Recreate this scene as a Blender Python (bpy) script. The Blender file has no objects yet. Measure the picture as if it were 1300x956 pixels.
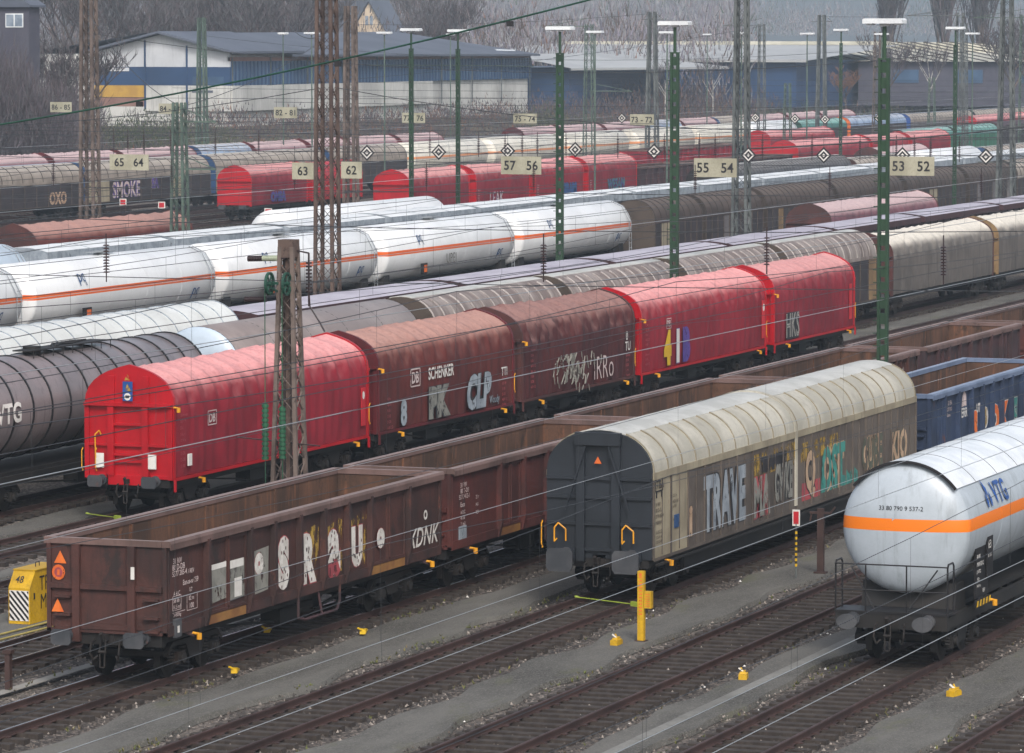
import bpy, math, random
from math import sin, cos, pi, radians, sqrt, atan2
from mathutils import Vector, Matrix, noise as mnoise

# ------------------------------------------------------------------ camera, sky, sun, exposure
scene = bpy.context.scene
H = 14.1
YAW = radians(20.396)
PITCH = math.atan(383 / 5500)
cam_d = bpy.data.cameras.new("camera")
cam = bpy.data.objects.new("camera", cam_d)
scene.collection.objects.link(cam)
cam.location = (0, 0, H)
cam.rotation_euler = (radians(90) - PITCH, 0, YAW - radians(90))
cam_d.sensor_fit = 'HORIZONTAL'
cam_d.sensor_width = 36
cam_d.lens = 36 * 5500 / 1300
cam_d.shift_y = (433 - 478) / 1300
cam_d.clip_start = 1
cam_d.clip_end = 20000
scene.camera = cam

SUN_EL, SUN_AZ = radians(42), radians(212)
world = bpy.data.worlds.new("World"); scene.world = world; world.use_nodes = True
wn, wl = world.node_tree.nodes, world.node_tree.links
for n in list(wn): wn.remove(n)
sky = wn.new('ShaderNodeTexSky'); sky.sky_type = 'NISHITA'; sky.sun_disc = False
sky.sun_elevation = SUN_EL; sky.sun_rotation = radians(90) - SUN_AZ
sky.air_density = 1.0; sky.dust_density = 4.5; sky.ozone_density = 1.5
hs = wn.new('ShaderNodeHueSaturation'); hs.inputs['Saturation'].default_value = 0.6
bg = wn.new('ShaderNodeBackground'); bg.inputs['Strength'].default_value = 0.15
wo = wn.new('ShaderNodeOutputWorld')
wl.new(sky.outputs[0], hs.inputs['Color']); wl.new(hs.outputs[0], bg.inputs[0]); wl.new(bg.outputs[0], wo.inputs[0])
sd = bpy.data.lights.new("sun", 'SUN'); sd.energy = 1.5; sd.angle = radians(14); sd.color = (1, 0.96, 0.92)
sun = bpy.data.objects.new("sun", sd); scene.collection.objects.link(sun)
sun.rotation_euler = Vector((cos(SUN_AZ) * cos(SUN_EL), sin(SUN_AZ) * cos(SUN_EL), sin(SUN_EL))).to_track_quat('Z', 'Y').to_euler()
scene.view_settings.view_transform = 'Standard'; scene.view_settings.look = 'None'
scene.view_settings.exposure = 0.42; scene.view_settings.gamma = 1
scene.view_settings.use_curve_mapping = False
scene.cycles.volume_bounces = 0
scene.cycles.max_bounces = 6
scene.cycles.transparent_max_bounces = 8

C = scene.collection
random.seed(7)
R = random.Random(11)

# ------------------------------------------------------------------ materials
def lin(c):
    if isinstance(c, str):
        c = c.lstrip('#'); c = [int(c[i:i + 2], 16) / 255 for i in (0, 2, 4)]
        return tuple(x / 12.92 if x < .04045 else ((x + .055) / 1.055) ** 2.4 for x in c)
    return tuple(c)

def mat(name, a, b=None, rough=.6, metal=0, scale=.7, lo=.4, hi=.62, stretch=(1, 1, 1), streak=0, streakc='2a2624', rust=0,
        rustc='6b3f2c', dust=0, dustc='c9c2b8', fine=.12, bump=0, bscale=30, spec=.5, rscale=1.6, worn=0):
    m = bpy.data.materials.new(name); m.use_nodes = True
    N, Lk = m.node_tree.nodes, m.node_tree.links
    bs = N['Principled BSDF']; bs.inputs['Roughness'].default_value = rough; bs.inputs['Metallic'].default_value = metal
    bs.inputs['Specular IOR Level'].default_value = spec
    geo = N.new('ShaderNodeNewGeometry')
    def mapped(s):
        mp = N.new('ShaderNodeMapping'); mp.inputs['Scale'].default_value = s
        Lk.new(geo.outputs['Position'], mp.inputs[0]); return mp.outputs[0]
    def noise(sc, st=(1, 1, 1), det=4, ro=.6):
        n = N.new('ShaderNodeTexNoise'); n.inputs['Scale'].default_value = sc; n.inputs['Detail'].default_value = det
        n.inputs['Roughness'].default_value = ro
        Lk.new(mapped(st), n.inputs['Vector']); return n.outputs['Fac']
    def ramp(f, l, h):
        r = N.new('ShaderNodeMapRange'); r.interpolation_type = 'SMOOTHSTEP'
        r.inputs['From Min'].default_value = l; r.inputs['From Max'].default_value = h
        Lk.new(f, r.inputs['Value']); return r.outputs[0]
    def mix(f, x, y, k=1.0):
        mx = N.new('ShaderNodeMix'); mx.data_type = 'RGBA'
        if k != 1.0:
            mu = N.new('ShaderNodeMath'); mu.operation = 'MULTIPLY'; mu.inputs[1].default_value = k
            Lk.new(f, mu.inputs[0]); f = mu.outputs[0]
        Lk.new(f, mx.inputs[0])
        for v, i in ((x, 6), (y, 7)):
            if isinstance(v, tuple): mx.inputs[i].default_value = (*v, 1)
            else: Lk.new(v, mx.inputs[i])
        return mx.outputs[2]
    A = lin(a); B = lin(b) if b else tuple(x * .72 for x in A)
    col = mix(ramp(noise(scale, stretch), lo, hi), A, B)
    if fine:
        f = noise(14, (1, 1, 1), 5, .7)
        col = mix(ramp(f, .35, .75), col, tuple(x * .55 for x in A), fine * 2.2)
    if streak:
        f = noise(2.6, (1.6, 1.6, .16), 6, .65)
        col = mix(ramp(f, .5, .72), col, lin(streakc), streak)
    if rust:
        f = noise(rscale, (1, 1, .6), 8, .72)
        col = mix(ramp(f, .66 - rust * .3, .74 - rust * .22), col, lin(rustc), .85)
    if dust:  # pale tint on upward faces: dust and fading, with sky light painted in
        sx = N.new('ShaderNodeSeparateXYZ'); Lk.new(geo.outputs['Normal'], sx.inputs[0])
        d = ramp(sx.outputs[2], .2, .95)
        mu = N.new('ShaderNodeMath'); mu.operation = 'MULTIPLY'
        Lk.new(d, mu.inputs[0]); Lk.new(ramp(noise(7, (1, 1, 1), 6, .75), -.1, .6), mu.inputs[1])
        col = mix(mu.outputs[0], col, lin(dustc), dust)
    Lk.new(col, bs.inputs['Base Color'])
    if worn:
        al = ramp(noise(3.4, (1, 1, .45), 8, .74), .3 + worn * .14, .36 + worn * .16); Lk.new(al, bs.inputs['Alpha'])
    if bump:
        bp = N.new('ShaderNodeBump'); bp.inputs['Strength'].default_value = bump; bp.inputs['Distance'].default_value = .02
        Lk.new(noise(bscale, (1, 1, 1), 6, .7), bp.inputs['Height']); Lk.new(bp.outputs[0], bs.inputs['Normal'])
    return m

def flat(name, c, rough=.6, **k):
    k.setdefault('fine', .1)
    return mat(name, c, None, rough=rough, scale=1.5, lo=.45, hi=.8, **k)

MT = {}
def defm(key, *a, **k): MT[key] = mat(key, *a, **k)
defm('black_frame', '111011', '1d1a18', rough=.7, streak=.3, streakc='2a211a')
defm('bogie_brown', '151211', '211b18', rough=.8, rust=.3, rustc='2e2119')
defm('wheel_steel', '141211', '231e1b', rough=.55, metal=.3, rust=.3, rustc='33251c')
defm('buffer_grey', '34373c', '4a4b4e', rough=.6, rust=.2)
defm('gondola_brown', '4a2a24', '321e1b', rough=.66, streak=.65, streakc='231917', rust=.42, rustc='221a18', rscale=1.3, fine=.3, bump=.25)
defm('gondola_red', '552722', '3f201e', rough=.64, streak=.55, streakc='2b1d1b', rust=.25, rustc='261d1b', fine=.22, bump=.2)
defm('stake_dark', '452a26', '2b1d1c', rough=.7, streak=.6, streakc='1f1716', rust=.35, rustc='5c352b', fine=.25)
defm('gondola_dark', '42292c', '312327', rough=.65, streak=.5, rust=.25, fine=.15)
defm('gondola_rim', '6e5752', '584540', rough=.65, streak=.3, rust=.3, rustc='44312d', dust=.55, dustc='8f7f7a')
defm('gondola_inside', '5c4030', '3b2a20', rough=.85, streak=.7, streakc='7d5238', rust=.38, rustc='2b1f19', stretch=(1, 1, .5), fine=.25, bump=.3)
defm('gondola_blue', '2d3c57', '222e44', rough=.55, streak=.45, streakc='1a2231', rust=.16)
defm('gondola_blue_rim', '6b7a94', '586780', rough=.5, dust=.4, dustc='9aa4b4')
defm('ochre', '8a6332', '6b4424', rough=.7, rust=.3)
defm('tarp_red', '82222f', '6d1e29', rough=.72, spec=.25, scale=.4, streak=.25, streakc='5a1d27', dust=1.0, dustc='c48f8d', fine=.1)  # tarp tops: dust and fade plus a painted sky sheen
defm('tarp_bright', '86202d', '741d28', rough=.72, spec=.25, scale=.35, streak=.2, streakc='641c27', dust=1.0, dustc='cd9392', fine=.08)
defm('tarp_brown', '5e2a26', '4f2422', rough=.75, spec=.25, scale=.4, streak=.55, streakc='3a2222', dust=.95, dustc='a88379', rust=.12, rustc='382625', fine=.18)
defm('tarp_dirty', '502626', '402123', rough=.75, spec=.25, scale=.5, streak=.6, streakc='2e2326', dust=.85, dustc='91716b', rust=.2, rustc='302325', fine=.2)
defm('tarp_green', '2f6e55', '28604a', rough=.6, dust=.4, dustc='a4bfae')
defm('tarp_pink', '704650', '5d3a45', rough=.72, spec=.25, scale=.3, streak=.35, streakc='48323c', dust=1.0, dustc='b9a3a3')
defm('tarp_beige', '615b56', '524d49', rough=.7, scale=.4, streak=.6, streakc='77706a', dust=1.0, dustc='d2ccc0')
defm('end_red', 'ac0618', '9a0514', rough=.4, scale=.5, streak=.25, streakc='6a0b16', fine=.1)
defm('end_darkred', '5e1219', '4b1016', rough=.55, streak=.4)
defm('end_brown', '4e2825', '3d2220', rough=.65, streak=.4, rust=.15)
defm('end_slate', '23282f', '1d2228', rough=.5, streak=.35, streakc='181b1f', fine=.14)
defm('end_blue', '2d4c74', '2a4567', rough=.5)
defm('roof_cream', 'b4b0a3', '9d998c', rough=.5, scale=.6, streak=.45, streakc='767062', fine=.15)
defm('roof_white_strip', 'bdbdb8', 'a8a8a2', rough=.5, scale=.8, fine=.15, streak=.2, streakc='8a8980')
defm('roof_hoop', '8b8370', '7b725f', rough=.6)
defm('roof_brown', '6e625d', '8d847f', rough=.6, scale=1.3, rust=.2, rustc='4b403c', stretch=(1.3, .3, .3))
defm('roof_hoop_light', 'b7b0ab', '8a817c', rough=.6)
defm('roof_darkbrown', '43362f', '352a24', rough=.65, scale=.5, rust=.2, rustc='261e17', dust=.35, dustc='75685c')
defm('roof_hoop_dark', '2f2722', '3a302a', rough=.7)
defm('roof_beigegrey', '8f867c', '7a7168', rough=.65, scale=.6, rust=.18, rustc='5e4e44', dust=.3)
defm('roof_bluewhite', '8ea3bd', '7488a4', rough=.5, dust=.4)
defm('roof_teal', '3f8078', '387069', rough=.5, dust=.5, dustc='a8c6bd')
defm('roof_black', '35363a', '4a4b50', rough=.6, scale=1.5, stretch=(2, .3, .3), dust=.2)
defm('roof_lilac', 'b3aeb8', 'a39da8', rough=.5, scale=.4, fine=.1, streak=.2, streakc='857e88')
defm('roof_white', 'd9dcdd', 'cdd0d1', rough=.5, scale=.3, fine=.05, streak=.1, streakc='a8a9a8')
defm('roof_white_rib', 'd3d6d4', 'c3c5c2', rough=.5, scale=.4, streak=.2, streakc='9c9c98')
defm('fascia_brown', '42282c', '382226', rough=.6)
defm('side_taupe', '615850', '4c443e', rough=.6, streak=.65, streakc='352e29', rust=.12, rustc='483428', scale=.6, fine=.22)
defm('side_cream', '9a917b', '857c69', rough=.6, streak=.55, streakc='575044', rust=.12)
defm('side_seam', '4c4139', '3f362f', rough=.7)
defm('side_dark', '2c272a', '383134', rough=.7, streak=.4, rust=.2, rustc='4a3526', scale=.9)
defm('side_grey', '6b6768', '5a5658', rough=.7, streak=.4, rust=.2, rustc='5b4a40')
defm('side_ochre', '8e7450', '735c3f', rough=.7, streak=.4)
defm('tank_dark', '6f696b', '7d7374', rough=.3, scale=.5, streak=.6, streakc='4b4244', fine=.1, rust=.1, rustc='765f55')
defm('tank_greybrown', '8f8480', '7c716d', rough=.45, scale=.3, streak=.35, streakc='645955', fine=.08)
defm('tank_dome', 'b4c2cf', 'a9b6c2', rough=.3, fine=.03)
defm('tank_lightgrey', 'a9b2ba', '9aa3aa', rough=.3, scale=.4, streak=.45, streakc='767c80', fine=.06)
defm('tank_white', 'dfe1e2', 'd2d4d5', rough=.3, scale=.3, streak=.16, streakc='a1a09e', fine=.03)
defm('tank_cream', 'd6d2c6', 'c8c3b6', rough=.4, streak=.25, streakc='9d968a')
defm('shield_white', 'e0e4e7', 'cfd4d8', rough=.22, scale=1.2, fine=.08)
defm('stripe_orange', 'e07a22', 'd66f1d', rough=.35, fine=.03)
defm('stripe_deep_orange', 'd4571c', 'c94f19', rough=.4, fine=.03)
defm('band_black', '121113', '1c1b1e', rough=.5)
defm('white_paint', 'dcdad5', 'c9c6c0', rough=.55, fine=.12)
defm('white_spray', 'd5d2cc', 'b9b4ad', rough=.6, fine=.2, scale=3, worn=.3)
defm('black_spray', '1d1c1f', '2c2a2e', rough=.6, worn=.35)
defm('chalk', 'c9b9b6', 'b5a3a1', rough=.7, fine=.2, worn=0.55)
defm('silver_paint', '9aa3ab', '7e8790', rough=.45, scale=2, worn=0.4)
defm('silver_dull', '8b9094', '787d80', rough=.6)
defm('grey_paint', '84837c', '6c6c66', rough=.6, scale=2, worn=0.6)
defm('olive_paint', '55594c', '464a40', rough=.7, scale=3, worn=0.6)
defm('black_paint', '1b1a1d', '242226', rough=.6)
defm('red_paint', 'c01f2a', 'ad1b26', rough=.5)
defm('rose_paint', 'a5464b', '8c3f46', rough=.6, scale=2, worn=0.5)
defm('blue_paint', '1f4f96', '1c4684', rough=.5)
defm('navy_paint', '2b4f7c', '274770', rough=.5, worn=0.2)
defm('teal_paint', '3d8a80', '2f6f69', rough=.6, scale=3, worn=0.5)
defm('violet_paint', '55408c', '433477', rough=.6, scale=2, worn=0.5)
defm('orange_paint', 'd9702a', 'c75a20', rough=.6, scale=2, worn=0.35)
defm('yellow_paint', 'd9b21c', 'c79f18', rough=.5, fine=.15)
defm('mustard_paint', 'a5873a', '8f7331', rough=.6, scale=2, worn=1.3)
defm('skin_paint', 'b49a80', '9c8068', rough=.6, scale=2, worn=0.45)
defm('handrail_yellow', 'd99a1e', 'c58817', rough=.5)
defm('safety_yellow', 'c99f10', 'b58e0e', rough=.55, streak=.4, streakc='6b561a', fine=.25, rust=.05, rustc='4d3b1c')
defm('pipe_yellow', 'a99a55', '938549', rough=.7)
defm('lime', '8d9e36', '7d8c30', rough=.6, fine=.2)
defm('rail_rust', '4a3733', '3a2b28', rough=.6, metal=.2)
defm('rail_shine', 'a4a4a6', '8d8b8c', rough=.25, metal=.8)
defm('sleeper', '2f2824', '3d3631', rough=.9, scale=1.2, stretch=(1, 4, 1), bump=.3)
defm('mast_rust', '6b5e57', '4e433d', rough=.75, rust=.38, rustc='33261f', scale=1.2, rscale=5)
defm('mast_brown', '5e4d45', '42332d', rough=.75, rust=.42, rustc='2a1e1a', rscale=5)
defm('mast_green', '52645a', '42524a', rough=.65, rust=.25, rscale=5)
defm('mast_grey', '5f6463', '44494a', rough=.65, rust=.35, rustc='2a2a29', rscale=5)
defm('post_green', '24412b', '1e3724', rough=.5, streak=.3)
defm('weight_green', '24583d', '1e4b34', rough=.5)
defm('dark_green', '1f4a3c', '183c30', rough=.5)
defm('lamp_white', 'dfe3e5', 'cfd3d6', rough=.4)
defm('wire_dark', '2b2d30', '35373a', rough=.5)
defm('wire_bright', 'b9bcbd', 'a7aaab', rough=.3, metal=.6)
defm('insulator_brown', '2c2022', '3a2a2a', rough=.3)
defm('insulator_cream', 'a8b09a', '97a08c', rough=.35)
defm('sign_cream', 'a9a692', '96937f', rough=.7, streak=.35, streakc='757158', fine=.2)
defm('concrete', '8d8a83', '7b7872', rough=.85, bump=.2)
defm('concrete_light', '7b7a75', '696863', rough=.85, fine=.2, streak=.3)
defm('hall_white', 'c9ccd0', 'b9bcc0', rough=.7, streak=.3, streakc='8e9194', scale=.15)
defm('hall_wall_white', 'c4c4c0', 'a5a5a2', rough=.8, streak=.6, streakc='777672', scale=.12)
defm('hall_blue', '2b4568', '263c5a', rough=.4, scale=.12)
defm('hall_glass_blue', '47617d', '394f68', rough=.3, scale=.2)
defm('hall_roof', '565c69', '4c525e', rough=.7, scale=.12)
defm('hall_roof_pale', 'a7a9a9', '999b9c', rough=.6, scale=.1)
defm('hall_roof_cream', 'c4c1b2', 'aba898', rough=.6, scale=.1)
defm('hall_yellow', 'b8923e', 'a8823a', rough=.7)
defm('hall_brick', '8a6a60', '7b5c54', rough=.8)
defm('house_grey', '4b4a55', '444350', rough=.8)
defm('house_cream', 'c9b79f', 'bba890', rough=.8)
defm('window_glass', '8d99a6', '6d7a88', rough=.2)
defm('bark', '5a4e48', '463c37', rough=.9)
defm('bark_birch', 'b9b6b0', '8a8680', rough=.8, scale=3)
defm('twig_brown', '53474a', '433a3c', rough=.9)
defm('twig_purple', '575057', '474248', rough=.9)
defm('twig_ochre', '7d5b48', '6b4b3b', rough=.9)
defm('twig_grey', '5c5b5d', '4b4a4c', rough=.9)
defm('leaf_green', '3e4d33', '33402b', rough=.9)
defm('leaf_olive', '5a5c3c', '4a4b31', rough=.9)

def banded(body, stripe, z0, z1):
    k = body + '_with_' + stripe
    if k in MT: return k
    m = MT[body].copy(); m.name = k; N, Lk = m.node_tree.nodes, m.node_tree.links; bs = N['Principled BSDF']
    src = bs.inputs['Base Color'].links[0].from_socket; g = N.new('ShaderNodeNewGeometry'); sx = N.new('ShaderNodeSeparateXYZ'); Lk.new(g.outputs['Position'], sx.inputs[0])
    c = N.new('ShaderNodeMath'); c.operation = 'COMPARE'; c.inputs[1].default_value = (z0 + z1) / 2; c.inputs[2].default_value = (z1 - z0) / 2; Lk.new(sx.outputs[2], c.inputs[0])
    mx = N.new('ShaderNodeMix'); mx.data_type = 'RGBA'; Lk.new(c.outputs[0], mx.inputs[0]); Lk.new(src, mx.inputs[6]); mx.inputs[7].default_value = (*MT_COL[stripe], 1)
    Lk.new(mx.outputs[2], bs.inputs['Base Color']); MT[k] = m; return k
MT_COL = {'stripe_orange': lin('e0761c'), 'stripe_deep_orange': lin('d45e1a'), 'orange_paint': lin('cf8a5c')}
# ground, with stones
def ground_mat(name, a, b, c, patch=.5, bump=.8, vs=16, moss=None, mossamt=0):
    m = bpy.data.materials.new(name); m.use_nodes = True
    N, Lk = m.node_tree.nodes, m.node_tree.links; bs = N['Principled BSDF']; bs.inputs['Roughness'].default_value = .9
    geo = N.new('ShaderNodeNewGeometry')
    v = N.new('ShaderNodeTexVoronoi'); v.inputs['Scale'].default_value = vs; Lk.new(geo.outputs['Position'], v.inputs['Vector'])
    n = N.new('ShaderNodeTexNoise'); n.inputs['Scale'].default_value = patch; n.inputs['Detail'].default_value = 8; n.inputs['Roughness'].default_value = .65
    mp = N.new('ShaderNodeMapping'); mp.inputs['Scale'].default_value = (.35, 1, 1); Lk.new(geo.outputs['Position'], mp.inputs[0]); Lk.new(mp.outputs[0], n.inputs['Vector'])
    r = N.new('ShaderNodeMapRange'); r.inputs['From Min'].default_value = .38; r.inputs['From Max'].default_value = .64; Lk.new(n.outputs['Fac'], r.inputs['Value'])
    m1 = N.new('ShaderNodeMix'); m1.data_type = 'RGBA'; m1.inputs[6].default_value = (*lin(a), 1); m1.inputs[7].default_value = (*lin(b), 1); Lk.new(r.outputs[0], m1.inputs[0])
    sx = N.new('ShaderNodeSeparateColor'); Lk.new(v.outputs['Color'], sx.inputs[0])
    pw = N.new('ShaderNodeMath'); pw.operation = 'POWER'; pw.inputs[1].default_value = 3.0; Lk.new(sx.outputs[0], pw.inputs[0])
    m2 = N.new('ShaderNodeMix'); m2.data_type = 'RGBA'; Lk.new(pw.outputs[0], m2.inputs[0]); Lk.new(m1.outputs[2], m2.inputs[6]); m2.inputs[7].default_value = (*lin(c), 1)
    out = m2.outputs[2]
    if moss:
        n2 = N.new('ShaderNodeTexNoise'); n2.inputs['Scale'].default_value = .9; n2.inputs['Detail'].default_value = 9; n2.inputs['Roughness'].default_value = .75; Lk.new(mp.outputs[0], n2.inputs['Vector'])
        r2 = N.new('ShaderNodeMapRange'); r2.inputs['From Min'].default_value = .62 - mossamt * .25; r2.inputs['From Max'].default_value = .8 - mossamt * .2; Lk.new(n2.outputs['Fac'], r2.inputs['Value'])
        m3 = N.new('ShaderNodeMix'); m3.data_type = 'RGBA'; Lk.new(r2.outputs[0], m3.inputs[0]); Lk.new(out, m3.inputs[6]); m3.inputs[7].default_value = (*lin(moss), 1); out = m3.outputs[2]
    Lk.new(out, bs.inputs['Base Color'])
    bp = N.new('ShaderNodeBump'); bp.inputs['Strength'].default_value = bump; bp.inputs['Distance'].default_value = .04
    Lk.new(v.outputs['Distance'], bp.inputs['Height']); Lk.new(bp.outputs[0], bs.inputs['Normal'])
    return m
MT['ballast'] = ground_mat('ballast', '4b4540', '37322e', '8d837a', .6, .9, 14, '5c5c40', .15)
MT['ballast_dark'] = ground_mat('ballast_dark', '3d3733', '292522', '746b63', .6, .9, 15)
MT['path_asphalt'] = ground_mat('path_asphalt', '5f5d58', '393733', '6b6963', .55, .3, 34, '54553a', .25)
MT['earth'] = ground_mat('earth', '4d4a3c', '433f38', '66604f', .08, .3, 3, '4a5236', .5)
MT['forest_floor'] = ground_mat('forest_floor', '6d6d70', '5c5d60', '77757a', .02, .2, .5)

# ------------------------------------------------------------------ mesh building
_text_cache = {}
def text_geo(s, bold=0.0, spacing=1.0, shear=0.0):
    k = (s, bold, spacing, shear)
    if k not in _text_cache:
        cu = bpy.data.curves.new('t', 'FONT'); cu.body = s; cu.size = 1; cu.offset = bold; cu.space_character = spacing
        cu.shear = shear; cu.align_x = 'CENTER'; cu.resolution_u = 3
        ob = bpy.data.objects.new('t', cu)
        me = bpy.data.meshes.new_from_object(ob)
        vs = [v.co.copy() for v in me.vertices]; fs = [list(p.vertices) for p in me.polygons]
        if vs:
            ys = [v.y for v in vs]; xs = [v.x for v in vs]
            cy = (min(ys) + max(ys)) / 2; cx = (min(xs) + max(xs)) / 2; h = max(.01, max(ys) - min(ys)); w = max(xs) - min(xs)
            vs = [((v.x - cx) / h, (v.y - cy) / h) for v in vs]; w /= h
        else: w = 1
        bpy.data.objects.remove(ob); bpy.data.meshes.remove(me); bpy.data.curves.remove(cu)
        _text_cache[k] = (vs, fs, w)
    return _text_cache[k]

class MB:
    def __init__(s): s.v = []; s.f = []; s.m = []; s.mi = 0
    def face(s, idx): s.f.append(idx); s.m.append(s.mi)
    def poly(s, pts):
        b = len(s.v); s.v += [tuple(p) for p in pts]; s.face(list(range(b, b + len(pts)))); return s
    def box(s, x0, x1, y0, y1, z0, z1, rot=None):
        b = len(s.v)
        for x in (x0, x1):
            for y in (y0, y1):
                for z in (z0, z1): s.v.append((x, y, z))
        for q in ((0, 1, 3, 2), (4, 6, 7, 5), (0, 4, 5, 1), (2, 3, 7, 6), (0, 2, 6, 4), (1, 5, 7, 3)): s.face([b + i for i in q])
        return s
    def prism(s, prof, x0, x1, closed=True, cap=True):      # profile (y, z) extruded along x
        b = len(s.v); n = len(prof)
        for x in (x0, x1):
            for (y, z) in prof: s.v.append((x, y, z))
        for i in range(n if closed else n - 1):
            j = (i + 1) % n; s.face([b + i, b + n + i, b + n + j, b + j])
        if cap and closed:
            s.face([b + i for i in range(n)]); s.face([b + n + i for i in reversed(range(n))])
        return s
    def prismy(s, prof, y0, y1):                             # profile (x, z) extruded along y
        b = len(s.v); n = len(prof)
        for y in (y0, y1):
            for (x, z) in prof: s.v.append((x, y, z))
        for i in range(n):
            j = (i + 1) % n; s.face([b + i, b + j, b + n + j, b + n + i])
        s.face([b + i for i in reversed(range(n))]); s.face([b + n + i for i in range(n)])
        return s
    def bar(s, p, q, w, d=None, up=(0, 0, 1)):               # square bar between two points
        p, q = Vector(p), Vector(q); a = (q - p)
        if a.length < 1e-6: return s
        a.normalize(); u = Vector(up)
        if abs(a.dot(u)) > .98: u = Vector((1, 0, 0))
        x = a.cross(u).normalized(); y = x.cross(a).normalized(); d = d or w; b = len(s.v)
        for e in (p, q):
            for (i, j) in ((-1, -1), (1, -1), (1, 1), (-1, 1)): s.v.append(tuple(e + x * i * w / 2 + y * j * d / 2))
        for i in range(4):
            j = (i + 1) % 4; s.face([b + i, b + j, b + 4 + j, b + 4 + i])
        s.face([b + 3, b + 2, b + 1, b]); s.face([b + 4, b + 5, b + 6, b + 7]); return s
    def cyl(s, p, q, r, n=12, r2=None, cap=True):
        p, q = Vector(p), Vector(q); a = (q - p).normalized(); u = Vector((0, 0, 1))
        if abs(a.dot(u)) > .9: u = Vector((1, 0, 0))
        x = a.cross(u).normalized(); y = a.cross(x).normalized(); r2 = r if r2 is None else r2; b = len(s.v)
        for e, rr in ((p, r), (q, r2)):
            for i in range(n):
                t = 2 * pi * i / n; s.v.append(tuple(e + x * cos(t) * rr + y * sin(t) * rr))
        for i in range(n):
            j = (i + 1) % n; s.face([b + j, b + i, b + n + i, b + n + j])
        if cap:
            s.face([b + i for i in range(n)]); s.face([b + n + i for i in reversed(range(n))])
        return s
    def tube(s, pts, r, n=6):
        for a, b in zip(pts, pts[1:]): s.cyl(a, b, r, n)
        return s
    def ring(s, x0, x1, yc, zc, r, t, n=40, a0=0, a1=2 * pi):  # hoop around an x axis
        k = n + 1; b = len(s.v)
        for i in range(k):
            a = a0 + (a1 - a0) * i / n
            for (x, rr) in ((x0, r), (x1, r), (x1, r + t), (x0, r + t)): s.v.append((x, yc + rr * cos(a), zc + rr * sin(a)))
        for i in range(n):
            for q in range(4): s.face([b + 4 * i + q, b + 4 * i + (q + 1) % 4, b + 4 * (i + 1) + (q + 1) % 4, b + 4 * (i + 1) + q][::-1])
        return s
    def text(s, body, size, pos, face='-y', bold=0.0, sx=1.0, spacing=1.0, shear=0, left=False):
        vs, fs, w = text_geo(body, bold, spacing, shear); b = len(s.v); x0, y0, z0 = pos
        off = w * size * sx / 2 if left else 0
        for (x, y) in vs:
            x = x * size * sx + off; y *= size
            if face == '-y': s.v.append((x0 + x, y0, z0 + y))
            elif face == '-x': s.v.append((x0, y0 - x, z0 + y))
            else: s.v.append((x0 + x, y0 + y, z0))
        for f in fs: s.face([b + i for i in f])
        return s
    def build(s, name, mats, parent=None, smooth=False, loc=None, kind=None, angle=38):
        if not isinstance(mats, (list, tuple)): mats = [mats]
        me = bpy.data.meshes.new(name); me.from_pydata(s.v, [], s.f)
        for m in mats: me.materials.append(MT[m] if isinstance(m, str) else m)
        if len(mats) > 1: me.polygons.foreach_set('material_index', s.m)
        if smooth: me.shade_smooth(); me.set_sharp_from_angle(angle=radians(angle))
        me.update()
        return link(name, me, parent, loc, kind)

def link(name, me, parent=None, loc=None, kind=None, rz=0):
    o = bpy.data.objects.new(name, me); C.objects.link(o)
    if parent: o.parent = parent
    if loc: o.location = loc
    if rz: o.rotation_euler.z = rz
    if kind: o['kind'] = kind
    return o

def thing(name, label, cat, loc=(0, 0, 0), group=None, rz=0):
    o = bpy.data.objects.new(name, None); C.objects.link(o); o.location = loc; o.rotation_euler.z = rz
    o['label'] = label; o['category'] = cat; o.empty_display_size = .3
    if group: o['group'] = group
    return o
def tag(o, label, cat, group=None):
    o['label'] = label; o['category'] = cat
    if group: o['group'] = group
    return o
def copy_tree(o, parent=None):
    c = o.copy(); C.objects.link(c)
    if parent: c.parent = parent
    for ch in list(o.children): copy_tree(ch, c)
    return c

# ------------------------------------------------------------------ ground and tracks
def sheet(name, x0, x1, y0, y1, z, m, nx=1, ny=1, fz=None):
    b = MB()
    for i in range(nx + 1):
        for j in range(ny + 1):
            x = x0 + (x1 - x0) * i / nx; y = y0 + (y1 - y0) * j / ny
            b.v.append((x, y, z + (fz(x, y) if fz else 0)))
    for i in range(nx):
        for j in range(ny):
            k = i * (ny + 1) + j; b.face([k, k + ny + 1, k + ny + 2, k + 1])
    return b.build(name, m, kind='structure', smooth=bool(fz))
sheet('ground', -6000, 9000, -6000, 9000, -.30, 'ballast')
def rise(x, y):
    t = max(0, min(1, (y - 176) / 22)); return 4.6 * t * t * (3 - 2 * t)
sheet('embankment_terrain', 150, 1500, 174, 330, -.32, 'earth', 60, 24, rise)
TRACKS = [6.3, 11.1, 15.9, 20.8, 25.75, 30.6, 35.7, 41.15, 45.6, 50.9, 55.2, 60, 65, 70, 75, 80.2, 85.6, 93.5, 99, 104, 109.5, 115, 121, 126.5, 132, 138, 143.3, 148.5, 153, 158, 163, 168]
def sleepers_mesh(x0, x1, step=.62):
    b = MB(); x = x0; r = random.Random(3)
    while x < x1:
        dx = r.uniform(-.04, .04); dy = r.uniform(-.05, .05)
        b.box(x + dx, x + dx + .25, -1.28 + dy, 1.28 + dy, -.26, -.145 + r.uniform(-.012, .008)); x += step
    return b
def fasteners(x0, x1, step=.62):
    b = MB(); x = x0 + .06
    while x < x1:
        for s in (-1, 1): b.box(x, x + .14, s * .755 - .17, s * .755 + .17, -.15, -.125)
        x += step
    return b
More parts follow.
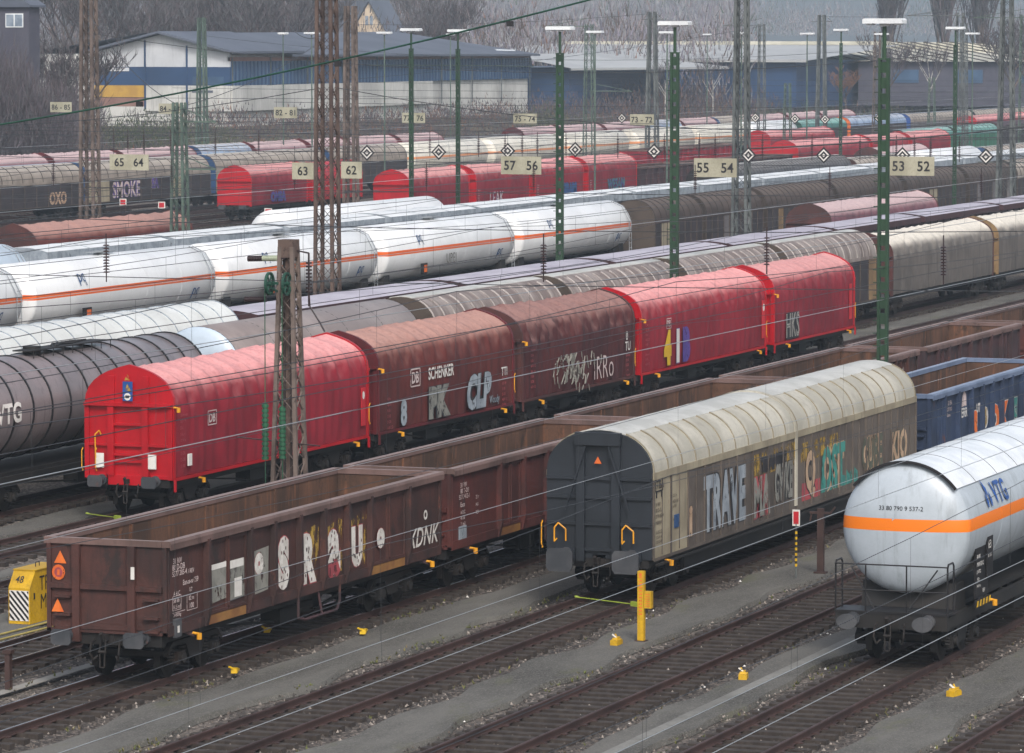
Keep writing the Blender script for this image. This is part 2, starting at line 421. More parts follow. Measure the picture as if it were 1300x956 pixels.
def rail_mesh(x0, x1, shine):
    b = MB()
    b.mi = 0; b.box(x0, x1, -.075, .075, -.15, -.135); b.box(x0, x1, -.012, .012, -.135, -.04); b.box(x0, x1, -.036, .036, -.04, -.004)
    b.mi = 1; b.box(x0, x1, -.022, .022, -.004, 0.0)
    return b
near_r = rail_mesh(0, 900, True); near_r_o = None
for i, y in enumerate(TRACKS):
    root = bpy.data.objects.new('railway_track', None); C.objects.link(root); root.location = (0, y, 0); root['kind'] = 'structure'
    busy = i in (7, 12, 16, 10)
    if i == 0:
        r0 = near_r.build('rail', ['rail_rust', 'rail_rust'], root); r0.location.y = -.755
        me_dull = r0.data; r1 = link('rail', me_dull, root, (0, .755, 0))
        r2 = near_r.build('rail', ['rail_rust', 'rail_shine'], root); me_shine = r2.data; bpy.data.objects.remove(r2)
        sl = sleepers_mesh(60, 330).build('sleepers', 'sleeper', root); me_sl = sl.data
        fa = fasteners(60, 200).build('rail_fastenings', 'rail_rust', root); me_fa = fa.data
    else:
        me = me_shine if (i in (7, 8, 9) or i > 16) else me_dull
        for s in (-1, 1): link('rail', me, root, (0, s * .755, 0))
        link('sleepers', me_sl, root)
        if i < 12: link('rail_fastenings', me_fa, root)
# ballast shoulders: one bumpy bed under each nearer track
def bedf(x, y):
    return .035 * mnoise.noise(Vector((x * 1.3, y * 2.1, 0))) + .03 * mnoise.noise(Vector((x * 5, y * 5, 3)))
for y in TRACKS[3:11]:
    sheet('track_bed_ground', 60, 215, y - 1.75, y + 1.75, -.235, 'ballast_dark' if y < 50 else 'ballast', 520, 16,
          lambda x, yy, y=y: bedf(x, yy) - max(0, abs(yy - y) - 1.15) * .14)
# loose stones standing up from the ballast, near area
st = MB(); rs = random.Random(5)
for k in range(26000):
    x = rs.uniform(78, 150) if k % 3 else rs.uniform(78, 112); y0 = rs.choice(TRACKS[3:10]); y = y0 + rs.uniform(-1.9, 1.9)
    if abs(abs(y - y0) - .755) < .1: continue
    r = rs.uniform(.02, .045); z = -.235 + rs.uniform(0, .03)
    a = rs.uniform(0, 6.3)
    st.mi = rs.choice((0, 0, 1, 1, 2)) if rs.random() > .015 else 3
    b = len(st.v)
    for q in range(4): st.v.append((x + r * cos(a + q * 1.57) * rs.uniform(.7, 1.2), y + r * sin(a + q * 1.57) * rs.uniform(.7, 1.2), z))
    st.v.append((x + rs.uniform(-.01, .01), y, z + r * rs.uniform(.8, 1.5)))
    for q in range(4): st.face([b + q, b + (q + 1) % 4, b + 4])
MT['stone_mid'] = flat('stone_mid', '5a524c', .9); MT['stone_dark'] = flat('stone_dark', '393431', .9); MT['stone_light'] = flat('stone_light', '8b837b', .9)
tag(st.build('ballast_gravel', ['stone_mid', 'stone_dark', 'stone_light', 'white_paint']), 'loose grey and brown ballast stones along the tracks', 'gravel')['kind'] = 'stuff'

wd = MB(); rw = random.Random(9)
for k in range(1500):
    y = rw.choice((22.2, 24.3, 27.2, 29.1, 32.2, 34.1, 37.3, 39.6, 39.6, 37.3, 43.3, 47)) + rw.gauss(0, .12); x = 78 + 80 * rw.random() ** 1.2
    if mnoise.noise(Vector((x * .25, y * .5, 4))) < 0.02: continue
    for q in range(5):
        a = rw.uniform(0, 6.28); r = rw.uniform(.03, .09); wd.mi = rw.choice((0, 0, 1, 2)); c_ = len(wd.v)
        wd.v += [(x + .02 * cos(a + 1.5), y + .02 * sin(a + 1.5), -.18), (x - .02 * cos(a + 1.5), y - .02 * sin(a + 1.5), -.18), (x + r * cos(a), y + r * sin(a), -.18 + rw.uniform(.03, .1))]; wd.face([c_, c_ + 1, c_ + 2])
MT['weed_green'] = flat('weed_green', '5c6434', .9); MT['weed_yellow'] = flat('weed_yellow', '7a7540', .9); MT['weed_dry'] = flat('weed_dry', '6d5f48', .9)
tag(wd.build('weeds', ['weed_green', 'weed_yellow', 'weed_dry']), 'small mossy weeds along the edges of the paths', 'weeds')['kind'] = 'stuff'
def path_strip(y0, y1, x0=60, x1=330, z=-.165, wob=.22, m='path_asphalt'):
    b = MB(); n = int((x1 - x0) / .7)
    for i in range(n + 1):
        x = x0 + (x1 - x0) * i / n
        w0 = wob * mnoise.noise(Vector((x * .35, y0, 1))) * 2; w1 = wob * mnoise.noise(Vector((x * .35, y1, 7))) * 2
        b.v += [(x, y0 + w0 - .05, z - .12), (x, y0 + w0, z), (x, y1 + w1, z + .004), (x, y1 + w1 + .05, z - .12)]
    for i in range(n):
        k = 4 * i
        for q in range(3): b.face([k + q, k + 4 + q, k + 5 + q, k + 1 + q])
    return b.build('path', m, kind='structure')
for a, b_ in ((17.6, 19.2), (22.5, 24.0), (27.5, 28.85), (32.35, 33.9), (37.55, 39.35), (47.2, 49.3), (52.6, 53.3), (56.9, 58.2), (67, 68.2), (71.9, 73.1)):
    path_strip(a, b_)
cb = MB()
x = 70
while x < 240:
    cb.box(x, x + .98, 28.02, 28.27, -.17, -.148 + R.uniform(0, .006)); x += 1.0
cb.build('cable_trough_path', 'concrete_light', kind='structure')
cb = MB(); x = 70
while x < 100:
    cb.box(x, x + .98, 43.2, 43.5, -.2, -.19 + R.uniform(0, .006)); x += 1.0
cb.build('cable_trough_path', 'concrete', kind='structure')
for yy, z0 in ((47.35, -.1), (46.9, -.1)):
    c = MB(); c.tube([(70 + i * 2, yy + .05 * sin(i * 1.3), z0 + .03 * sin(i * .9)) for i in range(22)], .026, 8)
    tag(c.build('cable_conduit', 'pipe_yellow', smooth=True), 'pale yellow cable pipe running beside the yellow box' + (', upper of the two' if yy > 47 else ', lower of the two'), 'pipe', 'yellow pipes')

# ------------------------------------------------------------------ running gear shared by all wagons
def make_bogie_proto():
    b = MB()
    for s in (-1, 1):
        y = s * 1.0
        b.prismy([(-1.45, .52), (-1.2, .72), (-.5, .72), (-.3, .36), (.3, .36), (.5, .72), (1.2, .72), (1.45, .52), (1.45, .62), (1.2, .84), (-1.2, .84), (-1.45, .62)][::-1], y - .06, y + .06)
        for x in (-.9, .9):
            b.box(x - .17, x + .17, y - .11 + s * .02, y + .11 + s * .02, .32, .6)
            b.cyl((x, y + s * .1, .46), (x, y + s * .2, .46), .12, 10)
            for dx in (-.3, .3):
                for k in range(4): b.cyl((x + dx, y, .42 + k * .07), (x + dx, y, .46 + k * .07), .095, 8)
    b.box(-.18, .18, -1.0, 1.0, .5, .8); b.box(-1.5, -1.42, -.95, .95, .55, .65); b.box(1.42, 1.5, -.95, .95, .55, .65)
    for x in (-1.35, -.42, .42, 1.35):
        for s in (-1, 1): b.box(x - .05, x + .05, s * .755 - .07, s * .755 + .07, .25, .65)
    return b
def make_wheelset_proto():
    b = MB()
    b.cyl((0, -.95, .46), (0, .95, .46), .08, 10)
    for s in (-1, 1):
        b.cyl((0, s * .69, .46), (0, s * .82, .46), .46, 28); b.cyl((0, s * .675, .46), (0, s * .69, .46), .49, 28)
        b.cyl((0, s * .82, .46), (0, s * .835, .46), .36, 20, .3)
        b.cyl((0, s * .83, .46), (0, s * .9, .46), .13, 12)
    return b
def make_buffer_proto(rect=True):
    b = MB(); b.cyl((0, 0, 0), (-.3, 0, 0), .11, 14, .085); b.cyl((0, 0, 0), (-.08, 0, 0), .16, 14); b.cyl((-.3, 0, 0), (-.52, 0, 0), .07, 12)
    if rect:
        b.prism([(-.24, -.11), (-.19, -.17), (.19, -.17), (.24, -.11), (.24, .11), (.19, .17), (-.19, .17), (-.24, .11)][::-1], -.57, -.52)
    else:
        b.prism([(.24 * cos(t), .17 * sin(t)) for t in [2 * pi * i / 24 for i in range(24)]], -.57, -.52)
    return b
def make_coupling_proto():
    b = MB()
    b.box(-.02, .1, -.17, .17, -.13, .13); b.bar((-.02, 0, 0), (-.3, 0, 0), .09, .13); b.bar((-.28, 0, -.02), (-.36, 0, .12), .07, .08)
    for s in (-1, 1): b.tube([(-.22, s * .05, -.02), (-.3, s * .07, -.28), (-.3, s * .05, -.52)], .018, 6)
    b.cyl((-.3, -.09, -.3), (-.3, .09, -.3), .035, 8); b.tube([(-.3, -.06, -.5), (-.3, -.05, -.64), (-.3, .05, -.64), (-.3, .06, -.5)], .02, 6)
    for s in (-1, 1): b.tube([(.02, s * .32, -.05), (-.14, s * .34, -.12), (-.2, s * .35, -.35), (-.14, s * .3, -.5), (-.06, s * .22, -.42)], .024, 6)
    return b
def mesh_of(b, name, mats, smooth=True):
    o = b.build(name, mats, smooth=smooth); me = o.data; bpy.data.objects.remove(o); return me
ME = {}
ME['bogie'] = mesh_of(make_bogie_proto(), 'bogie', 'bogie_brown'); ME['wheelset'] = mesh_of(make_wheelset_proto(), 'wheelset', 'wheel_steel')
ME['bogie_black'] = mesh_of(make_bogie_proto(), 'bogie', 'black_frame')
ME['buffer'] = mesh_of(make_buffer_proto(), 'buffer', 'buffer_grey'); ME['buffer_oval'] = mesh_of(make_buffer_proto(False), 'buffer', 'buffer_grey')
ME['coupling'] = mesh_of(make_coupling_proto(), 'coupling', 'bogie_brown')
hb = MB()
hb.tube([(0, 0, 0), (0, 0, .05), (-.07, 0, .09), (-.07, 0, .62), (0, 0, .66), (0, 0, .7)], .017, 6); ME['handrail'] = mesh_of(hb, 'handrail', 'handrail_yellow')
hb = MB(); hb.tube([(0, 0, 0), (-.05, -.03, .02), (-.05, -.18, .0), (-.02, -.2, -.1)], .03, 8); hb.cyl((-.05, -.18, .02), (-.05, -.18, -.12), .06, 10); ME['lever'] = mesh_of(hb, 'brake_lever', 'handrail_yellow')
hb = MB(); hb.tube([(0, -.14, 0), (0, -.14, -.3), (0, .14, -.3), (0, .14, 0)], .018, 6); ME['step'] = mesh_of(hb, 'step', 'black_frame')

def running_gear(root, L, detail=2, bog=2.1, bm='bogie', frame='black_frame', oval=False, two_axle=False, near_end=True, sole=(.86, 1.12)):
    """underframe, bogies or single axles, buffers and coupling; the body runs 0..L in local x"""
    b = MB()
    b.box(.06, L - .06, -1.24, -1.1, *sole); b.box(.06, L - .06, 1.1, 1.24, *sole); b.box(.1, L - .1, -.18, .18, .8, 1.08)
    b.box(0.02, .2, -1.3, 1.3, .86, 1.2); b.box(L - .2, L - .02, -1.3, 1.3, .86, 1.2)
    k = 1
    while k * 2.2 < L - 1:
        b.box(k * 2.2 - .05, k * 2.2 + .05, -1.15, 1.15, .9, 1.06); k += 1
    if detail > 1:
        m0 = L / 2
        b.box(m0 - .9, m0 + .2, -.95, -.45, .42, .78); b.cyl((m0 + .6, -.6, .62), (m0 + 1.5, -.6, .62), .19, 12)
        b.bar((bog + 1.6, -.75, .8), (m0 - .9, -.8, .5), .05); b.bar((m0 + 1.5, -.8, .5), (L - bog - 1.6, -.75, .8), .05)
        b.bar((bog + 1.7, 1.16, .88), (m0 - 1.5, 1.16, .45), .07); b.bar((m0 - 1.5, 1.16, .45), (m0 + 1.5, 1.16, .45), .07); b.bar((m0 + 1.5, 1.16, .45), (L - bog - 1.7, 1.16, .88), .07)
    b.build('underframe', frame, root)
    ends = [(bog, 0), (L - bog, 0)]
    for x, _ in ends:
        if two_axle:
            g = MB()
            for s in (-1, 1):
                g.box(x - .16, x + .16, s * 1.0 - .1, s * 1.0 + .1, .33, .62)
                for q in range(6): g.box(x - .62 + q * .04, x + .62 - q * .04, s * 1.0 - .05, s * 1.0 + .05, .62 + q * .018, .635 + q * .018)
                g.box(x - .3, x - .2, s * 1.0 - .06, s * 1.0 + .06, .3, .86); g.box(x + .2, x + .3, s * 1.0 - .06, s * 1.0 + .06, .3, .86)
                g.bar((x - .66, s, .64), (x - .75, s, .88), .05); g.bar((x + .66, s, .64), (x + .75, s, .88), .05)
            bo = g.build('axle_guard', frame, root); link('wheelset', ME['wheelset'], bo, (x, 0, 0))
        else:
            bo = link('bogie', ME[bm], root, (x, 0, 0))
            for dx in (-.9, .9): link('wheelset', ME['wheelset'], bo, (dx, 0, 0))
    if detail > 0:
        for x, rz in ((0.02, 0), (L - .02, pi)):
            for s in (-1, 1): link('buffer', ME['buffer_oval' if oval else 'buffer'], root, (x, s * .875, 1.06), rz=rz)
            link('coupling', ME['coupling'], root, (x, 0, 1.04), rz=rz)

def arch(w, ze, zr, n=18, p=2.35, flat_top=0):
    """roof line from the near eave to the far eave"""
    out = []
    for i in range(n + 1):
        t = pi * i / n; c, s = cos(t), sin(t)
        y = -w * (abs(c) ** (2 / p)) * (1 if c > 0 else -1); z = ze + (zr - ze) * (s ** (2 / p) if s > 0 else 0)
        out.append((y, z))
    return out

def uic(parent, items, mat_='chalk', name='lettering', y=-1.5):
    b = MB()
    for (s, size, x, z) in items: b.text(s, size, (x, y, z), '-y', .01, left=True)
    return b.build(name, mat_, parent)
def graffiti(parent, word, size, x, z, y, fill, line, bold=.05, sx=1.0, shear=0, outline=.06, name='graffiti', spacing=1.05):
    b = MB(); b.mi = 0; b.text(word, size * 1.04, (x, y, z), '-y', bold + outline, sx, spacing, shear)
    b.mi = 1; b.text(word, size, (x, y - .004, z), '-y', bold, sx, spacing, shear)
    return b.build(name, [line, fill], parent)

# ------------------------------------------------------------------ tarpaulin wagon
SH = [(0, 0), (.02, .2), (.07, .37), (.14, .5), (.24, .62), (.36, .72), (.52, .82), (.75, .92), (1, 1)]
def hood(w, ze, zr, n=22):
    # faceted hood: steep shoulder, then an almost straight slope to the apex
    half = []; ln = [0]
    for a, b in zip(SH, SH[1:]): ln.append(ln[-1] + sqrt(((b[0] - a[0]) * w) ** 2 + ((b[1] - a[1]) * (zr - ze)) ** 2))
    for i in range(n // 2 + 1):
        u = ln[-1] * i / (n // 2); k = max(j for j in range(len(SH) - 1) if ln[j] <= u + 1e-9); f = (u - ln[k]) / (ln[k + 1] - ln[k])
        half.append((-w * (1 - (SH[k][0] + f * (SH[k + 1][0] - SH[k][0]))), ze + (zr - ze) * (SH[k][1] + f * (SH[k + 1][1] - SH[k][1]))))
    return half + [(-y, z) for y, z in reversed(half[:-1])]
def tarp_wagon(x0, y, L, label, tm='tarp_red', em='end_red', rib=1.05, detail=2, two=False, zr=4.45, group=None, wild=1.0, seed=0, ze=3.32, lower=None, tall_face=False):
    t = thing('tarpaulin_wagon', label, 'freight wagon', (x0, y, 0), group)
    W = 1.42
    prof = [(-W, 1.16)] + [(-W, 1.16 + (ze - 1.16) * i / 8) for i in range(1, 8)] + hood(W, ze, zr, 22) + [(W, 1.16 + (ze - 1.16) * i / 8) for i in range(7, 0, -1)] + [(W, 1.16)]
    b = MB(); a0, a1 = .14, L - .14
    nx = max(20, int((a1 - a0) / (.075 if detail > 1 else (.2 if detail else .35)))); npf = len(prof)
    for i in range(nx + 1):
        x = a0 + (a1 - a0) * i / nx
        for j, (py, pz) in enumerate(prof):
            top = max(0, min(1, (pz - (ze - .25)) / .35)); d = 0
            ph = ((x + .12 * mnoise.noise(Vector((x * .8, seed, 9)))) / rib) % 1.0
            sag = abs(sin(pi * ph)) ** .55
            d -= (.085 + .05 * wild) * sag * top * (.75 + .6 * mnoise.noise(Vector((x * .9, seed, 3))) + .35 * max(0, 1 - abs(pz - ze - .25) / .35))
            nn = mnoise.noise(Vector((x * 2.6 + seed * 9, py * 2.2, pz * 2.2 + seed)))
            d += .035 * wild * nn * (top * .9 + .1)
            if top > 0: d += .085 * wild * top * (.3 - abs(mnoise.noise(Vector((x * 3.4 + seed, py * 3.2 + abs(ph - .5) * 3, pz * 3.2))))) + .03 * wild * top * (.25 - abs(mnoise.noise(Vector((x * 8, py * 7, pz * 6)))))
            sd = 1 - top
            d += sd * (.028 * wild * (.3 - abs(mnoise.noise(Vector((x * 2.8, seed, pz * .7 + x * .5))))) + .014 * sin(x * 9 + 2.8 * mnoise.noise(Vector((x * .7, seed, pz * .3)))) + .045 * wild * mnoise.noise(Vector((x * 2.2 + pz * 1.3, seed, pz * .6))))
            e = min(1, min(x - a0, a1 - x) / .2); d *= e
            low = max(0, 1 - (pz - 1.16) / .35) * sd; zz = pz
            if low > 0: d -= .05 * low * abs(sin(x * 3 + seed)) * e
            L_ = sqrt(py * py + (max(0, pz - ze + .1)) ** 2) or 1
            ny_, nz_ = py / L_, max(0, pz - ze + .1) / L_
            if top > .3: ny_, nz_ = py * .6 / sqrt(py * py * .36 + 1), 1 / sqrt(py * py * .36 + 1)
            b.v.append((x, py + ny_ * d, zz + nz_ * d))
            
    for i in range(nx):
        for j in range(npf - 1):
            k = i * npf + j
            b.mi = 1 if (lower and prof[j + 1][1] < ze - .2) else 0
            b.face([k, k + npf, k + npf + 1, k + 1])
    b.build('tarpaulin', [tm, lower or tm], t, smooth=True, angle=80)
    pf = hood(W + .04, ze, zr + .05, 16); pf = [(-W - .03, 1.1)] + pf + [(W + .03, 1.1)]
    for x, nm in ((0, -1), (L, 1)):
        e = MB(); xa, xb = (0.02, .15) if nm < 0 else (L - .15, L - .02)
        e.prism(pf[::-1], xa, xb)
        sx = xa if nm < 0 else xb; o = nm
        def bx(y0, y1, z0, z1, d): e.box(min(sx + o * .001, sx + o * d), max(sx + o * .001, sx + o * d), y0, y1, z0, z1)
        if detail > 0:
            bx(-1.43, 1.43, ze - .06, ze + .03, .16)
            if detail > 1:
                for yy in (-.56, .56):
                    bx(yy - .1, yy + .1, 1.2, ze - .08, .14); bx(yy - .1, yy + .1, ze + .03, zr - .3, .05)
                for yy in (-1.36, 1.36): bx(yy - .07, yy + .07, 1.1, ze - .08, .085)
                for zz in (2.72, 2.1, 1.82, 1.62): bx(-.46, .46, zz - .035, zz + .035, .1)
                for s in (-1, 1): bx(*sorted((s * .66, s * 1.29)), 2.07, 2.14, .1)
                bx(-.66, .66, .92, 1.2, .09)
                for yy in (-1.0, 1.0): bx(yy - .28, yy + .28, 1.12, 1.22, .07)
        e.build('end_wall', em, t)
    if detail > 1:
        s_ = MB(); s_.box(.1, L - .1, -1.45, -1.38, 1.06, 1.15); s_.box(.1, L - .1, 1.38, 1.45, 1.06, 1.15)
        for x in (.02, L - .1):
            s_.box(x, x + .08, -1.5, -1.44, .75, 1.1)
        s_.build('side_sill', em, t)
        for yy in (1.5, 1.05): link('handrail', ME['handrail'], t, (-.05, yy, 1.3))
        link('brake_lever', ME['lever'], t, (1.9, -1.4, 1.0)); link('brake_lever', ME['lever'], t, (L - 1.2, -1.4, 1.0)); link('brake_lever', ME['lever'], t, (.08, -1.42, ze - .08))
        link('handrail', ME['handrail'], t, (L + .05, -1.46, 1.5))
    running_gear(t, L, 2 if detail > 1 else (1 if detail else 0), 2.0 if not two else 2.6, two_axle=two)
    return t

# ------------------------------------------------------------------ arched sliding-wall wagon
def arch_wagon(x0, y, L, label, roof='roof_cream', hoop='roof_hoop', side='side_taupe', end='end_slate', nh=8, ze=3.25, zr=4.32, strip='roof_white_strip', panels=9,
               detail=2, group=None, split=None, strip_w=.62, side2=None, name='sliding_wall_wagon', hoopw=.05, kinked=False, colors=None, two=False, band=True):
    t = thing(name, label, 'freight wagon', (x0, y, 0), group)
    W = 1.4; n = 8 if kinked else 18
    pf = arch(W, ze, zr, n, 2.1)
    r = MB(); r.prism(pf, 0.1, L - .1, closed=False)
    for i in range(len(r.f)): r.f[i] = r.f[i]
    if strip:
        sp = [(yy, z + .012) for yy, z in arch(W, ze, zr, 40, 2.1) if abs(yy) < strip_w]
        s = MB(); s.prism(sp + [(yy, z - .04) for yy, z in reversed(sp)], .08, L - .08); 
    hp = r; pts = arch(W + .02, ze, zr + .035, 20, 2.1)
    pin = arch(W - .02, ze, zr - .03, 20, 2.1)
    if strip: sel = [i for i in range(21) if abs(pts[i][0]) > strip_w]
    segs = [[i for i in range(21) if (pts[i][0] <= (-strip_w if strip else 9))], [i for i in range(21) if strip and pts[i][0] >= strip_w]]
    hp.mi = 1
    for q in range(nh + 1):
        xx = .12 + (L - .24 - hoopw) * q / nh
        for sg in segs:
            if len(sg) > 1: hp.prism([pts[i] for i in sg] + [pin[i] for i in reversed(sg)], xx, xx + hoopw)
    if split:
        for dx in (-.09, .04):
            hp.mi = 0; o2 = arch(W + .04, ze - .1, zr + .05, 20, 2.1); i2 = arch(W - .02, ze, zr, 20, 2.1)
            hp.prism([(-W - .04, 1.2)] + o2 + [(W + .04, 1.2), (W + .0, 1.2)] + i2[::-1] + [(-W, 1.2)], split + dx, split + dx + .05)
        hp.mi = 0
    ro = r.build('roof', [roof, hoop, 'roof_white_strip'], t, smooth=True, angle=30)
    if strip: s.build('roof_strip', strip, ro)
    sd_ = MB()
    sd_.mi = 0
    if band: sd_.mi = 2; sd_.box(.06, L - .06, -W - .03, -W + .03, ze - .16, ze + .02); sd_.box(.06, L - .06, W - .03, W + .03, ze - .16, ze + .02); sd_.mi = 0
    sd_.box(.08, L - .08, W - .05, W, 1.1, ze - .16)
    cols = colors or [0] * panels
    for q in range(panels):
        xa = .08 + (L - .16) * q / panels; xb = .08 + (L - .16) * (q + 1) / panels; sd_.mi = cols[q % len(cols)]
        sd_.box(xa + .001, xb - .001, -W, -W + .05, 1.1, ze - .16)
    sds = sd_.build('side_wall', [side, side2 or side, roof], t)
    seam = MB()
    for q in range(panels + 1):
        xa = .08 + (L - .16) * q / panels
        seam.box(xa - .035, xa + .035, -W - .035, -W - .001, 1.08, ze - .17); 
        if detail > 1 and q < panels: seam.box(xa + (L - .16) / panels * .5 - .012, xa + (L - .16) / panels * .5 + .012, -W - .02, -W - .001, 1.15, ze - .2)
    seam.box(.05, L - .05, -W - .045, -W - .036 + .0, 1.04, 1.12); seam.box(.05, L - .05, W, W + .04, 1.04, 1.12)
    seam.build('side_seams', side if detail > 1 else 'side_seam', sds)
    ep = [(-W, 1.08)] + arch(W, ze, zr - .01, 18, 2.1) + [(W, 1.08)]
    for nm in (-1, 1):
        e = MB(); xa, xb = (0.0, .1) if nm < 0 else (L - .1, L); e.prism(ep[::-1], xa, xb)
        if detail > 1 and nm < 0:
            def bx(y0, y1, z0, z1, d, x=0): e.box(x - d, x - .001, y0, y1, z0, z1)
            for yy in (-.47, .47): bx(yy - .11, yy + .11, 1.0, zr - .22, .12)
            bx(-.6, .6, zr - .38, zr - .06, .17)
            for zz in (3.1, 2.62, 1.95, 1.3): bx(-.36, .36, zz - .035, zz + .035, .08)
            for s in (-1, 1):
                for zz in (3.1, 2.62, 1.95): bx(*sorted((s * .58, s * 1.38)), zz - .035, zz + .035, .07)
            e.bar((-.19, .3, zr - .4), (-.17, .85, 2.3), .04); e.bar((-.19, -.3, zr - .4), (-.17, -.85, 2.3), .04)
            for s in (-1, 1): bx(*sorted((s * .6, s * 1.15)), 1.05, 1.3, .16)
        e.build('end_wall', end, t)
    if detail > 1:
        for yy, rz in ((.95, 0), (-.85, 0)):
            h = MB(); h.tube([(-.12, yy + .14, 1.55), (-.3, yy + .14, 1.5), (-.3, yy + .14, 1.85), (-.12, yy + .1, 1.95), (-.12, yy - .1, 1.8), (-.12, yy - .1, 1.5)], .02, 6)
            h.build('handrail', 'handrail_yellow', t)
        link('handrail', ME['handrail'], t, (-.05, 1.5, 1.3)); link('brake_lever', ME['lever'], t, (1.2, -1.36, .95))
        sk = MB(); sk.box(3.2, L - 3.2, -1.2, -1.12, .45, .86); sk.box(.3, L - .3, -1.45, -1.4, .9, .96); sk.build('side_skirt', 'black_frame', t)
    running_gear(t, L, 2 if detail > 1 else (1 if detail else 0), 2.6, two_axle=two)
    return t

# ------------------------------------------------------------------ tank wagon
def tank_wagon(x0, y, L, label, body='tank_white', front=None, r=1.5, zc=3.0, stripe=None, sz=(2.9, 3.12), shield=None, hoops=0, hoopm='band_black', hoopt=.05, detail=2, group=None, walkway=False, inset=.9, seg=48, hoopw=.06, bulge=.5, thin=0):
    t = thing('tank_wagon', label, 'tank wagon', (x0, y, 0), group)
    def dome(x, s):   # list of (x, r)
        return [(x + s * bulge * (1 - sin(a)), r * cos(a) if False else 0) for a in (0,)]
    st_ = []
    K = 9
    for i in range(K + 1):
        a = pi / 2 * i / K; st_.append((inset + bulge * (1 - sin(a)) , r * (1 - (1 - sin(a)) ** 2) ** .5 if i else .001))
    st_ = []
    for i in range(K + 1):
        a = pi / 2 * i / K; st_.append((inset + bulge * (1 - cos(a)), max(.002, r * sin(a))))
    body_st = st_ + [(L - xx, rr) for xx, rr in reversed(st_)]
    b = MB(); n = seg
    # rows of angles include the stripe's edges so that the stripe is a clean band of the shell
    angs = [2 * pi * i / n for i in range(n)]
    if stripe:
        for zz in sz:
            a = math.asin((zz - zc) / r); angs += [a % (2 * pi), (pi - a) % (2 * pi)]
    angs = sorted(set(round(a, 5) for a in angs)); n = len(angs)
    for (xx, rr) in body_st:
        for a in angs:
            z_ = zc + rr * sin(a); b.v.append((xx, rr * cos(a), z_))
    lo_, hi_ = (math.asin((sz[0] - zc) / r), math.asin((sz[1] - zc) / r)) if stripe else (0, 0)
    for i in range(len(body_st) - 1):
        for j in range(n):
            j2 = (j + 1) % n; am = (angs[j] + (angs[j2] if j2 else angs[j2] + 2 * pi)) / 2
            # stripe colour on the shell between the two heights
            rr = (body_st[i][1] + body_st[i + 1][1]) / 2; zz = zc + r * sin(am)
            b.mi = 1 if (front and i < K) else 0
            b.face([i * n + j2, i * n + j, (i + 1) * n + j, (i + 1) * n + j2])
    if stripe: body_k = banded(body, stripe, *sz); front_k = body_k if (not front or front == body) else banded(front, stripe, *sz)
    else: body_k = body; front_k = front or body
    sh = b.build('tank', [body_k, front_k], t, smooth=True, angle=60)
    if hoops:
        h = MB()
        for i in range(hoops):
            xx = inset + bulge + (L - 2 * inset - 2 * bulge) * i / (hoops - 1); h.ring(xx - hoopw / 2, xx + hoopw / 2, 0, zc, r - .01, hoopt, 40)
        h.build('tank_hoops', hoopm, sh)
    if not hoops:
        h = MB()
        for xx in [inset + bulge + .02] + [inset + bulge + (L - 2 * inset - 2 * bulge) * q / 5 for q in range(1, 5)]: h.ring(xx - .015, xx + .015, 0, zc, r - .01, .016, 48)
        h.build('weld_seams', body_k, sh, smooth=True)
        if detail:
            l_ = MB()
            for q in (L - inset - bulge - .7, L - inset - bulge - .3): l_.tube([(q, -r * .3, zc + r * .98), (q, -r * .75, zc + r * .78), (q, -r - .1, zc + .3), (q, -r - .12, 1.3)], .02, 5)
            for k_ in range(7): l_.tube([(L - inset - bulge - .7, -r - .11, 1.5 + k_ * .3), (L - inset - bulge - .3, -r - .11, 1.5 + k_ * .3)], .014, 4)
            if detail == 1: l_.cyl((L / 2, 0, zc + r - .05), (L / 2, 0, zc + r + .16), .3, 14); l_.box(L / 2 - 1, L / 2 + 1, -.3, .3, zc + r + .1, zc + r + .13) if detail == 1 else None
            l_.build('ladder', 'silver_dull' if detail == 1 else 'black_frame', t)
    if shield:
        s = MB(); A = radians(38)
        s.ring(inset + .02 + bulge * .5, L - inset - .02 - bulge * .5, 0, zc, r + .015, .025, 28, A, pi - A); so = s.build('sunshield', shield, t, smooth=True)
        e = MB(); k = 0
        xs = [inset + bulge * .5, L - inset - bulge * .5]
        for xx in xs: e.ring(xx, xx + .03, 0, zc, r - .02, .066, 28, A, pi - A)
        j = 1
        while inset + j * 2.0 < L - inset - 1: e.ring(inset + j * 2.0, inset + j * 2.0 + .015, 0, zc, r + .038, .008, 28, A, pi - A); j += 1
        e.build('shield_edge', 'band_black' if detail > 1 else 'buffer_grey', so)
    s = MB()
    for xx in (inset + 1.1, L - inset - 1.1):
        s.prismy([(xx - .5, 1.1), (xx + .5, 1.1), (xx + .35, 1.75), (xx - .35, 1.75)][::-1], -1.1, 1.1)
    s.box(.3, L - .3, -.9, .9, 1.08, 1.18)
    s.build('tank_saddle', 'black_frame', t)
    if walkway:
        w = MB(); m0 = L / 2
        w.box(m0 - 3.2, m0 + 2.2, -.5, .1, zc + r + .1, zc + r + .14)
        for q in range(9): w.tube([(m0 - 3.2 + q * .67, -.62, zc + r - .1), (m0 - 3.2 + q * .67, -.62, zc + r + .14)], .015, 5)
        w.tube([(m0 - 3.2, -.62, zc + r + .14), (m0 + 2.2, -.62, zc + r + .14)], .02, 5); w.cyl((m0 - 2.4, -.15, zc + r - .05), (m0 - 2.4, -.15, zc + r + .22), .28, 16)
        for q in range(5): w.tube([(m0 - 1.4 + q * .12, -.3 - .1 * sin(q), zc + r + .16), (m0 - .9 + q * .3, -.1, zc + r + .2), (m0 + q * .4, -.35 + .08 * q, zc + r + .16)], .03, 5)
        w.build('walkway', 'black_frame', t)
